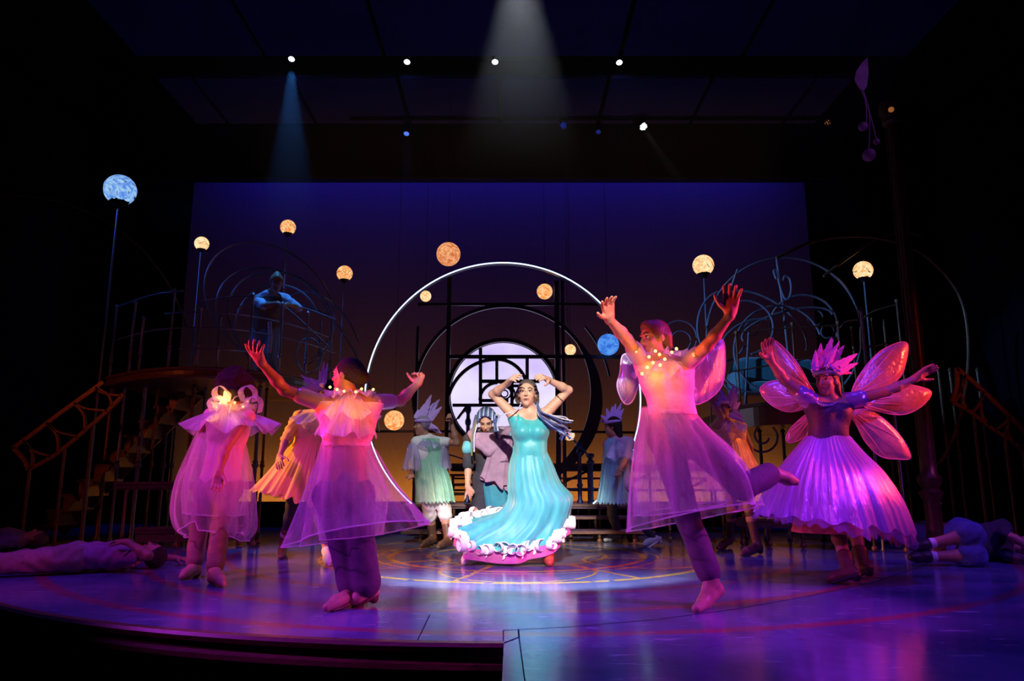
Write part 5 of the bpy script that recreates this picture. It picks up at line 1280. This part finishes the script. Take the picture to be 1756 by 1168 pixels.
hc = [elli(g.hf(0, -.025, .035), g.R, (.09, .104, .097), .03), cap(g.hf(.05, -.05, -.03), g.hf(.06, -.05, -.16), .045, .03, .03), cap(g.hf(-.05, -.06, -.03), g.hf(-.06, -.06, -.14), .04, .03, .03)]
sdf_obj('hair', hc, .009, H_red, J_, [(g.hf(0, .045, .05), (g.f * .85 - g.u * .5).normalized())])
cr = tubes('feather_crown', J_, M_sil, .016, [g.hf(.093 * math.cos(t), .10 * math.sin(t) - .015, .055 + .012 * math.sin(t)) for t in np.linspace(0, 2 * math.pi, 25)])
for (bx, by, tx, ty, w) in ((1412, 632, 1427, 578, .085), (1420, 630, 1448, 592, .07), (1404, 634, 1408, 588, .07), (1428, 634, 1471, 606, .07), (1432, 640, 1472, 622, .06), (1398, 636, 1399, 600, .06), (1426, 636, 1462, 640, .05), (1416, 630, 1440, 584, .05), (1408, 632, 1417, 600, .06)):
    feather(at(bx, by, Y - .05 + random.uniform(-.06, .1)), at(tx, ty, Y - .02 + random.uniform(-.05, .08)), w, FE_mag, cr)
rnd = random.Random(2)
for k in range(34):
    t = rnd.uniform(0, 6.28); p = g.hf(.108 * math.cos(t), .115 * math.sin(t) - .015, .05 + rnd.uniform(-.02, .07)); MB().ball(p, rnd.uniform(.007, .013), 6, 5).build('bead', mat('crystal_bead', (.65, .5, .9), .1, .6, .2, 20, 0), cr)
for k in range(16):
    t = k / 15 * 2 - 1; p = at(1418 + t * 22, 688 + 7 * (1 - t * t), Y - .16 + .1 * t * t); MB().ball(p, .011, 6, 5).build('necklace_bead', mat('crystal_bead', (.65, .5, .9)), J_)
wr_ = mat('pink_wing_wire', (.8, .4, .55), .4, 0, .1, 20, 0)
for pts, base, tl_ in (([(1392, 668), (1372, 625), (1345, 592), (1330, 582), (1328, 600), (1340, 632), (1362, 655), (1385, 672)], (1398, 676), .1),
                       ([(1392, 678), (1360, 655), (1330, 652), (1308, 663), (1312, 680), (1332, 698), (1358, 706), (1388, 696)], (1398, 685), .1),
                       ([(1396, 705), (1378, 715), (1358, 735), (1351, 752), (1358, 759), (1378, 752), (1394, 738)], (1402, 700), .1),
                       ([(1461, 678), (1475, 645), (1510, 605), (1545, 586), (1566, 586), (1563, 615), (1550, 645), (1520, 668), (1485, 682)], (1456, 684), .12),
                       ([(1482, 694), (1520, 668), (1555, 658), (1590, 662), (1608, 672), (1590, 695), (1556, 710), (1515, 706)], (1456, 690), .12),
                       ([(1458, 708), (1490, 702), (1525, 722), (1555, 752), (1571, 784), (1545, 787), (1515, 782), (1488, 758), (1470, 728)], (1455, 704), .12)):
    wing(pts, Y + .17, T_wing, J_, base, tl_, 'wing', None, wr_)
# ================================================================== C: fairy in gold tulle, bending, behind the left dancer
Y = 7.75
g = pose(Y, .98, (520, 790, .05), (545, 708, 0), (562, 672, -.02), (514, 716, -.02), (568, 712, .08),
         [(491, 752, -1), (480, 782, -1), (477, 800, -1)], [(585, 745, 1), (575, 770, 1), (565, 790, 1)],
         [(500, 868), (487, 930, .1), (482, 955), True], [(545, 870), (560, 945, .1), (562, 967), True], (-.7, -.6, -.35))
hand(g, 'l', (.2, .9, 0), .6, .25, 1, 1.1); hand(g, 'r', (0, 1, 0))
C_ = person('fairy in gold tulle skirt bending forward behind the left dancer', base_of(522, 958))
body(g, C_, SK_l, .0085); face_bits(g, C_)
sdf_obj('bodice', inflate(grp(g, 'torso'), .018), .010, mat('gold_bodice', (.85, .55, .25), .7, 0, .15, 30, .3), C_, [(at(545, 702, Y), V(0, 0, 1))], wrinkle=(.004, 60))
sdf_obj('puff_sleeve', [cap(g.shl, g.ell, .08, .058, .02)], .010, T_gold, C_, wrinkle=(.008, 60))
skirt('tulle_skirt', [(520, 742, 560, 748, 0, .9), (492, 772, 570, 780), (462, 810, 578, 825), (433, 842, 580, 878, 0, .9)], Y, T_gold, C_, 18, .07, seed=61, nu=220, hemf=lambda a: 1 + .03 * math.sin(23 * a), sag=-.05)
skirt('inner_skirt', [(522, 744, 558, 750, 0, .9), (496, 776, 566, 786), (470, 812, 572, 830), (446, 836, 574, 872, 0, .9)], Y, T_gold, C_, 13, .09, seed=62, nu=200, hemf=lambda a: 1 + .05 * math.sin(17 * a))
ruffle('shoulder_cape', g.neck, V(1, 0, 0), V(0, 1, 0), V(.3, 0, 1).normalized(), .08, .27, .12, 6, .05, T_org, C_, seed=63)
hd = tubes('feather_headdress', C_, FE_pink, .03, [g.hf(-.06, .04, .08), g.hf(0, .06, .1), g.hf(.06, .04, .08)])
for tx, ty, w in ((515, 643, .06), (519, 652, .07), (517, 664, .07), (534, 660, .07), (556, 619, .06), (548, 636, .06), (562, 622, .05), (530, 648, .07)):
    feather(g.hf(random.uniform(-.04, .04), .06, .06), at(tx, ty, Y - .12), w, FE_pink, hd)
sdf_obj('hair', [elli(g.hf(0, -.02, .035), g.R, (.09, .105, .098), .03)], .010, H_black, C_, [(g.hf(0, .045, .05), (g.f * .85 - g.u * .5).normalized())])
shoes(g, C_, C_brown, names='l', boot=.35, nm='boot'); shoes(g, C_, C_white, names='r', sole=C_white)
for k in range(3): MB().lathe(g.anl.lerp(g.knl, .22 + .05 * k), [(.058, -.006), (.06, 0), (.058, .006)], 16, (g.knl - g.anl).to_track_quat('Z', 'Y').to_matrix()).build('sock_stripe', C_white, C_)
sdf_obj('leggings', inflate(grp(g, 'thighl', 'shinl', 'thighr', 'shinr'), .006), .012, C_dark, C_, [(g.anr + V(0, 0, .07), V(0, 0, -1))])

# ================================================================== D: fairy in green foil dress
Y = 8.95
g = pose(Y, .93, (742, 835, 0), (733, 750, 0), (724, 730, -.03), (714, 758, -.06), (752, 757, .06),
         [(708, 790, 1), (705, 812, -1), (706, 826, -1)], [(784, 760, -1), (773, 722, -1), (772, 706, -1)],
         [(738, 885), (742, 922, .09), (724, 936), True], [(764, 885), (768, 925, .09), (752, 938), True], (-.95, -.3, .0))
hand(g, 'l', (0, -1, 0)); hand(g, 'r', (-1, -.4, 0), .3, 1.0, 1, 1.05)
D_ = person('fairy in shimmering green foil dress with violet feather crown, left of centre', base_of(748, 935))
body(g, D_, SK_l, .0085); face_bits(g, D_)
skirt('foil_dress', [(714, 752, 754, 752, 0, .9), (710, 772, 758, 772, 0, .9), (712, 795, 763, 795, 0, 1), (712, 830, 774, 828, 0, 1), (714, 862, 780, 860)], Y, T_green, D_, 13, .05, seed=71, nu=200, hemf=lambda a: 1 + .015 * math.sin(31 * a))
sdf_obj('blouse', inflate(grp(g, 'torso'), .01) + [cap(g.shr, g.shr.lerp(g.elr, .45), .068, .062, .02), cap(g.shl, g.shl.lerp(g.ell, .45), .068, .062, .02)], .011, C_white, D_)
sdf_obj('bloomers', [cap(g.hipl, g.knl, .1, .085, .03), cap(g.hipr, g.knr, .1, .085, .03)], .012, C_white, D_, wrinkle=(.006, 60))
shoes(g, D_, C_brown, boot=.6, nm='boot')
sdf_obj('hair', [elli(g.hf(0, -.02, .035), g.R, (.088, .104, .097), .03)], .010, mat('hair_grey_violet', (.25, .2, .3), .6, 0, .2, 40, .3), D_, [(g.hf(0, .05, .05), (g.f * .85 - g.u * .5).normalized())])
ruffle('violet_ruff', g.neck + V(0, 0, -.02), V(1, 0, 0), V(0, 1, 0), V(0, 0, 1), .07, .19, .10, 9, .03, T_vio, D_, seed=72)
for q in (-1, 1): ruffle('violet_sleeve', (g.shl if q < 0 else g.shr) + V(q * .03, 0, -.02), V(.9, 0, 0), V(0, 1, 0), V(0, 0, 1), .07, .15, .32, 7, .02, T_vio, D_, seed=73 + q)
hd = tubes('feather_crown', D_, FE_vio, .02, [g.hf(.09 * math.cos(t), .1 * math.sin(t) - .01, .06) for t in np.linspace(0, 2 * math.pi, 20)])
for bx, by, tx, ty, w in ((722, 718, 740, 676, .085), (728, 720, 754, 684, .085), (732, 723, 758, 697, .075), (718, 718, 728, 692, .07), (714, 718, 717, 702, .06), (735, 728, 758, 744, .06), (724, 718, 745, 690, .06), (732, 728, 752, 735, .06)):
    feather(at(bx, by, Y - .05), at(tx, ty, Y + random.uniform(-.08, .08)), w, FE_vio, hd)

# ================================================================== G: fairy in blue foil poncho, right of centre
Y = 8.82
g = pose(Y, .95, (1062, 830, 0), (1057, 752, 0), (1050, 732, -.03), (1044, 762, .06), (1078, 758, -.05),
         [(1040, 795, 1), (1038, 820, 1), (1036, 835, 1)], [(1072, 786, -1), (1062, 806, -1), (1060, 822, -1)],
         [(1050, 880), (1060, 916, .09), (1038, 926), True], [(1090, 885), (1122, 924, .09), (1104, 934), True], (-.93, .3, -.1))
hand(g, 'l', (0, -1, 0)); hand(g, 'r', (-.5, -.8, 0), .5, .3, -1, 1.05)
G_ = person('fairy in blue green foil poncho and studded black leggings, right of centre', base_of(1078, 926))
body(g, G_, SK_l, .0085); face_bits(g, G_)
sdf_obj('shirt', inflate(grp(g, 'torso'), .012) + inflate(grp(g, 'uarml', 'uarmr'), .012), .011, mat('mauve_shirt', (.42, .28, .42), .8, 0, .1, 30, .2), G_)
skirt('foil_poncho', [(1042, 752, 1072, 752, 0, .9), (1036, 770, 1080, 768), (1032, 800, 1084, 798), (1028, 832, 1084, 832), (1023, 862, 1083, 864)], Y, T_bluefoil, G_, 13, .06, seed=81, nu=200, hemf=lambda a: 1 + .02 * math.sin(29 * a))
ruffle('violet_cape', g.neck + V(.02, 0, -.0), V(1, 0, 0), V(0, 1, 0), V(-.2, 0, 1).normalized(), .07, .24, .26, 7, .03, T_vio, G_, seed=82)
lg = sdf_obj('leggings', inflate(grp(g, 'thighl', 'shinl', 'thighr', 'shinr'), .008), .011, C_dark, G_)
for k in range(6):
    p = g.knl.lerp(g.anl, -.15 + .2 * k); MB().ball(p + V(.01 * (k % 2), -.062 + .003 * k, 0), .009, 8, 5).build('stud', M_sil, lg)
shoes(g, G_, mat('grey_sneaker', (.5, .48, .5), .7), sole=C_white, nm='sneaker')
sdf_obj('hair', [elli(g.hf(0, -.02, .03), g.R, (.09, .105, .1), .03), cap(g.hf(0, -.06, -.03), g.hf(0, -.08, -.12), .06, .04, .03)], .010, H_black, G_, [(g.hf(0, .05, .05), (g.f * .85 - g.u * .5).normalized())])
hd = tubes('feather_crown', G_, FE_vio, .018, [g.hf(.09 * math.cos(t), .1 * math.sin(t) - .01, .06) for t in np.linspace(0, 2 * math.pi, 20)])
for bx, by, tx, ty, w in ((1044, 722, 1030, 712, .05), (1046, 720, 1040, 700, .06), (1050, 718, 1056, 692, .06), (1054, 720, 1066, 690, .055), (1056, 722, 1070, 700, .055), (1042, 724, 1028, 722, .04), (1058, 722, 1067, 716, .05), (1048, 720, 1050, 696, .05)):
    feather(at(bx, by, Y - .06), at(tx, ty, Y + random.uniform(-.08, .08)), w, FE_vio, hd)

# ================================================================== I: fairy in orange foil behind the kicking dancer
Y = 8.05
g = pose(Y, .96, (1262, 800, 0), (1248, 722, 0), (1240, 700, -.02), (1226, 732, -.03), (1270, 730, .05),
         [(1237, 716, -1), (1222, 692, -1), (1216, 677, -1)], [(1285, 765, 1), (1288, 790, 1), (1290, 805, 1)],
         [(1255, 870), (1250, 925, .1), (1232, 940), True], [(1284, 870), (1298, 935, .1), (1272, 950), True], (-.6, -.78, .0))
hand(g, 'l', (0, -1, 0), .7, .2, 1, 1.1); hand(g, 'r', (0, -1, 0))
I_ = person('fairy in orange foil dress and pink feathers behind the kicking dancer', base_of(1278, 945))
body(g, I_, SK_l, .009); face_bits(g, I_)
sdf_obj('bodice', inflate(grp(g, 'torso'), .014), .011, mat('orange_bodice', (.8, .4, .25), .7, 0, .15, 30, .3), I_, [(at(1250, 726, Y), V(0, 0, 1))])
skirt('foil_skirt', [(1232, 742, 1272, 740, 0, .9), (1226, 775, 1285, 770), (1218, 805, 1298, 798), (1210, 840, 1306, 830)], Y, T_org_or, I_, 14, .05, seed=91, nu=200, hemf=lambda a: 1 + .02 * math.sin(31 * a))
ruffle('feather_ruff', g.neck, V(1, 0, 0), V(0, 1, 0), V(0, 0, 1), .07, .2, .10, 9, .04, T_vio, I_, seed=92)
sdf_obj('hair', [elli(g.hf(0, -.02, .035), g.R, (.09, .105, .098), .03)], .010, H_black, I_, [(g.hf(0, .045, .05), (g.f * .85 - g.u * .5).normalized())])
hd = tubes('feather_headdress', I_, FE_pink, .02, [g.hf(.09 * math.cos(t), .1 * math.sin(t) - .01, .06) for t in np.linspace(0, 2 * math.pi, 20)])
for bx, by, tx, ty, w in ((1240, 690, 1222, 668, .05), (1246, 690, 1232, 662, .05), (1252, 696, 1258, 658, .08), (1256, 702, 1264, 664, .07), (1256, 706, 1276, 716, .07), (1258, 700, 1270, 690, .06), (1236, 694, 1214, 688, .05), (1250, 710, 1278, 724, .06)):
    feather(at(bx, by, Y - .1), at(tx, ty, Y - .12 + random.uniform(-.04, .04)), w, FE_pink if tx > 1250 else FE_vio, hd)
shoes(g, I_, C_brown, boot=.85, nm='boot', sole=C_blackshoe)

# ================================================================== K: figure leaning on the railing of the left deck
Y = 9.85
g = pose(Y, 1.0, (455, 570, 0), (462, 503, -.10), (474, 486, -.22), (440, 515, -.08), (488, 512, -.05),
         [(452, 524, -1), (476, 520, -1), (490, 524, -1)], [(512, 528, -1), (492, 522, -1), (478, 524, -1)],
         [(446, 612, -1), (444, 655, 1), (440, 662, -1)], [(462, 612, -1), (464, 655, 1), (466, 662, -1)], (.35, -.85, -.35))
for n_, x in (('l', 445), ('r', 465)):
    a = at(x, 655, Y); a.z = ZD + .09; setattr(g, 'an' + n_, a); setattr(g, 'toe' + n_, a + V(.03, -.18, -.06)); hp_ = getattr(g, 'hip' + n_); setattr(g, 'kn' + n_, hp_.lerp(a, .5) + V(0, -.05, 0))
body_prims(g); hand(g, 'l', (0, 0, -1), .3, .5); hand(g, 'r', (0, 0, -1), .3, .5, -1)
K_ = person('figure in pale shirt and vest leaning on the left deck railing', (g.pel.x, Y, ZD))
body(g, K_, SK_w, .009); face_bits(g, K_)
C_pale = mat('pale_blue_shirt', (.45, .50, .62), .8, 0, .12, 30, .2)
sdf_obj('shirt', inflate(grp(g, 'torso'), .012) + inflate(grp(g, 'uarml', 'uarmr'), .018), .011, C_pale, K_, wrinkle=(.006, 45))
sdf_obj('vest', inflate(grp(g, 'torso'), .022), .011, mat('brown_vest', (.16, .10, .07), .8), K_, [(g.neck + V(0, 0, -.06), V(0, 0, 1))])
tubes('sash', K_, C_pale, .03, [g.pel + V(.1, -.14, .12), g.pel + V(.13, -.15, -.1), g.pel + V(.12, -.14, -.32)])
trousers(g, K_, mat('grey_blue_trousers', (.18, .26, .32), .8)); shoes(g, K_, C_brown)
sdf_obj('hair', [elli(g.hf(0, -.02, .04), g.R, (.092, .108, .1), .03), cap(g.hf(0, .07, .09), g.hf(0, -.02, .13), .03, .04, .03)], .010, mat('sandy_hair', (.2, .14, .06), .6, 0, .3, 50, .3), K_, [(g.hf(0, .055, .05), (g.f * .85 - g.u * .5).normalized())])

# ================================================================== lying figures
def free(s, **j):
    g = Fig(); g.s = s
    for k, v in j.items(): setattr(g, k, Vector(v))
    f = g.face.normalized(); u = g.up; u = (u - f * u.dot(f)).normalized(); g.f, g.u, g.r = f, u, f.cross(u); g.R = (g.r, g.f, g.u)
    g.hf = lambda x, y, z: g.head + (g.r * x + g.f * y + g.u * z) * g.s
    body_prims(g); return g
def lying(label, o, rz, s, pants, shirt, skin, shoe, hairm, knee_up=.0, arm='over', mirror=1, sole=C_white):
    """figure lying on its back on the floor; o = pelvis position, rz = direction of the head"""
    M = Matrix.Rotation(rz, 4, 'Z'); T = lambda x, y, z: Vector(o) + M @ V(x * s, y * s * mirror, z * s)
    kz = .12 + knee_up
    J = dict(pel=T(0, 0, .14), neck=T(.48, 0, .13), head=T(.62, .02, .13), shl=T(.42, -.17, .13), shr=T(.42, .17, .13), hipl=T(0, -.088, .13), hipr=T(0, .088, .13),
             knl=T(-.40 + knee_up * .5, -.14, kz), anl=T(-.78 + knee_up * .9, -.16, .09), toel=T(-.84 + knee_up * .9, -.22, .25 if not knee_up else .05),
             knr=T(-.42, .12, .11), anr=T(-.82, .16, .08), toer=T(-.88, .24, .22), face=M.to_3x3() @ V(-.1, .2 * mirror, 1), up=M.to_3x3() @ V(1, 0, .1))
    if arm == 'over': J.update(ell=T(.62, -.40, .16), wrl=T(.44, -.30, .27), tipl=T(.30, -.20, .29), elr=T(.60, .36, .08), wrr=T(.8, .2, .07), tipr=T(.95, .14, .06))
    else: J.update(ell=T(.2, -.34, .07), wrl=T(-.02, -.3, .06), tipl=T(-.18, -.28, .05), elr=T(.2, .32, .07), wrr=T(-.02, .3, .06), tipr=T(-.18, .28, .05))
    g = free(s, **J); hand(g, 'l', (0, 0, -1), .4, .3); hand(g, 'r', (0, 0, -1), .4, .3, -1)
    p = person(label, (o[0], o[1], 0)); body(g, p, skin, .009)
    trousers(g, p, pants, infl=.025, wr=.008); shoes(g, p, shoe, sole=sole, nm='sneaker')
    sdf_obj('shirt', inflate(grp(g, 'torso'), .016) + inflate(grp(g, 'uarml', 'uarmr'), .016), .011, shirt, p, [(g.neck, (g.head - g.neck).normalized())], wrinkle=(.007, 45))
    sdf_obj('hair', [elli(g.hf(0, -.025, .03), g.R, (.09, .106, .1), .03)], .011, hairm, p, [(g.hf(0, .05, .05), (g.f * .85 - g.u * .5).normalized())])
    face_bits(g, p); return p
C_plumshirt = mat('plum_shirt', (.26, .12, .24), .8, 0, .15, 30, .2)
C_olive = mat('olive_trousers', (.24, .15, .15), .85, 0, .15, 30, .2)
q = gnd(125, 982); lying('person lying flat in brown trousers and white shoe at the front left', (q.x, q.y, 0), math.radians(22), 1.0, C_olive, C_plumshirt, SK_w, C_white, H_black)
q = gnd(10, 946); lying('person lying in violet behind the lying figure at far left', (q.x - .35, q.y - .05, 0), math.radians(14), 1.0, C_plumshirt, C_plumshirt, SK_l, C_white, H_red, .0, 'side')
def curled(label, o, mir, s, pants, shirt, skin, shoe, legskin, hairm, sole):
    """figure lying on its side with knees drawn up, back of the torso towards the right"""
    T = lambda x, y, z: Vector(o) + V(x * s, y * s * mir, z * s)
    J = dict(pel=T(0, 0, .18), neck=T(.50, .12, .16), head=T(.64, .10, .13), shl=T(.44, .10, .08), shr=T(.46, .12, .30), hipl=T(-.02, -.02, .12), hipr=T(0, .03, .26),
             knl=T(-.16, -.38, .09), anl=T(-.55, -.33, .08), toel=T(-.72, -.40, .08), knr=T(-.14, -.36, .27), anr=T(-.53, -.30, .18), toer=T(-.70, -.36, .17),
             ell=T(.3, -.15, .06), wrl=T(.45, -.3, .05), tipl=T(.55, -.4, .05), elr=T(.30, -.14, .26), wrr=T(.42, -.32, .14), tipr=T(.5, -.45, .09), face=V(-.2, -1 * mir, -.1), up=V(1, 0, .1))
    g = free(s, **J); hand(g, 'l', (0, 0, -1), .4, .3); hand(g, 'r', (0, 0, -1), .4, .3, -1)
    p = person(label, (o[0], o[1], 0)); body(g, p, skin, .0085)
    P_ = [cap(g.hipl, g.hipr, .13 * s, .13 * s, .05), cap(g.pel, g.pel.lerp(g.neck, .2), .14 * s, .12 * s, .05)]
    for n_ in 'lr':
        hp_, k, a = (getattr(g, x + n_) for x in ('hip', 'kn', 'an')); P_ += [cap(hp_, k, .115 * s, .098 * s, .05), cap(k, k.lerp(a, .18), .098 * s, .09 * s, .04)]
    sdf_obj('shorts', P_, .011, pants, p, wrinkle=(.009, 40))
    shoes(g, p, shoe, sole=sole, nm='sneaker', infl=.014)
    for n_ in 'lr':
        a, k = getattr(g, 'an' + n_), getattr(g, 'kn' + n_); sdf_obj('sock', [cap(a, a.lerp(k, .16), .046 * s, .046 * s, .02)], .009, C_white, p)
    sdf_obj('shirt', inflate(grp(g, 'torso'), .018) + inflate(grp(g, 'uarml', 'uarmr'), .016), .011, shirt, p, [(g.neck, (g.head - g.neck).normalized())], wrinkle=(.007, 45))
    sdf_obj('hair', [elli(g.hf(0, -.025, .03), g.R, (.09, .106, .1), .03)], .011, hairm, p, [(g.hf(0, .05, .05), (g.f * .85 - g.u * .5).normalized())]); face_bits(g, p)
    return p
C_lav = mat('lavender_shirt', (.45, .30, .48), .8, 0, .1, 30, .2)
q = gnd(1705, 972); curled('person curled on one side in blue shorts and white sneakers at right', (q.x, q.y + .42, 0), 1, 1.08, C_denim, C_dark, SK_l, C_blackshoe, SK_l, H_black, C_white)
q = gnd(1625, 940); lying('person lying in dark blue trousers and lavender top behind curled figure', (q.x + .1, q.y + .55, 0), math.radians(-4), 1.05, C_denim, C_lav, SK_l, C_blackshoe, H_red, .0, 'side')

# ------------------------------------------------------------------ thin stage haze high under the lamps
m = bpy.data.materials.new('stage_haze'); m.use_nodes = True; t = m.node_tree; t.nodes.clear()
o = t.nodes.new('ShaderNodeOutputMaterial'); v = t.nodes.new('ShaderNodeVolumeScatter'); v.inputs['Color'].default_value = (1, 1, 1, 1); v.inputs['Anisotropy'].default_value = .1
tc = t.nodes.new('ShaderNodeTexCoord'); sp = t.nodes.new('ShaderNodeSeparateXYZ'); t.links.new(tc.outputs['Object'], sp.inputs[0])
mr = t.nodes.new('ShaderNodeMapRange'); mr.interpolation_type = 'SMOOTHSTEP'; mr.inputs[1].default_value = 3.7; mr.inputs[2].default_value = 6.6; mr.inputs[3].default_value = 0; mr.inputs[4].default_value = .024
t.links.new(sp.outputs[2], mr.inputs[0]); t.links.new(mr.outputs[0], v.inputs['Density'])
t.links.new(v.outputs[0], o.inputs['Volume'])
hz = MB().box((.1, 9.1, 5.24), (8.6, 5.2, 2.98)).build('stage_haze', m, None, False)
tag(hz, 'thin haze under the lamps that shows the light beams', 'haze', None, 'stuff')
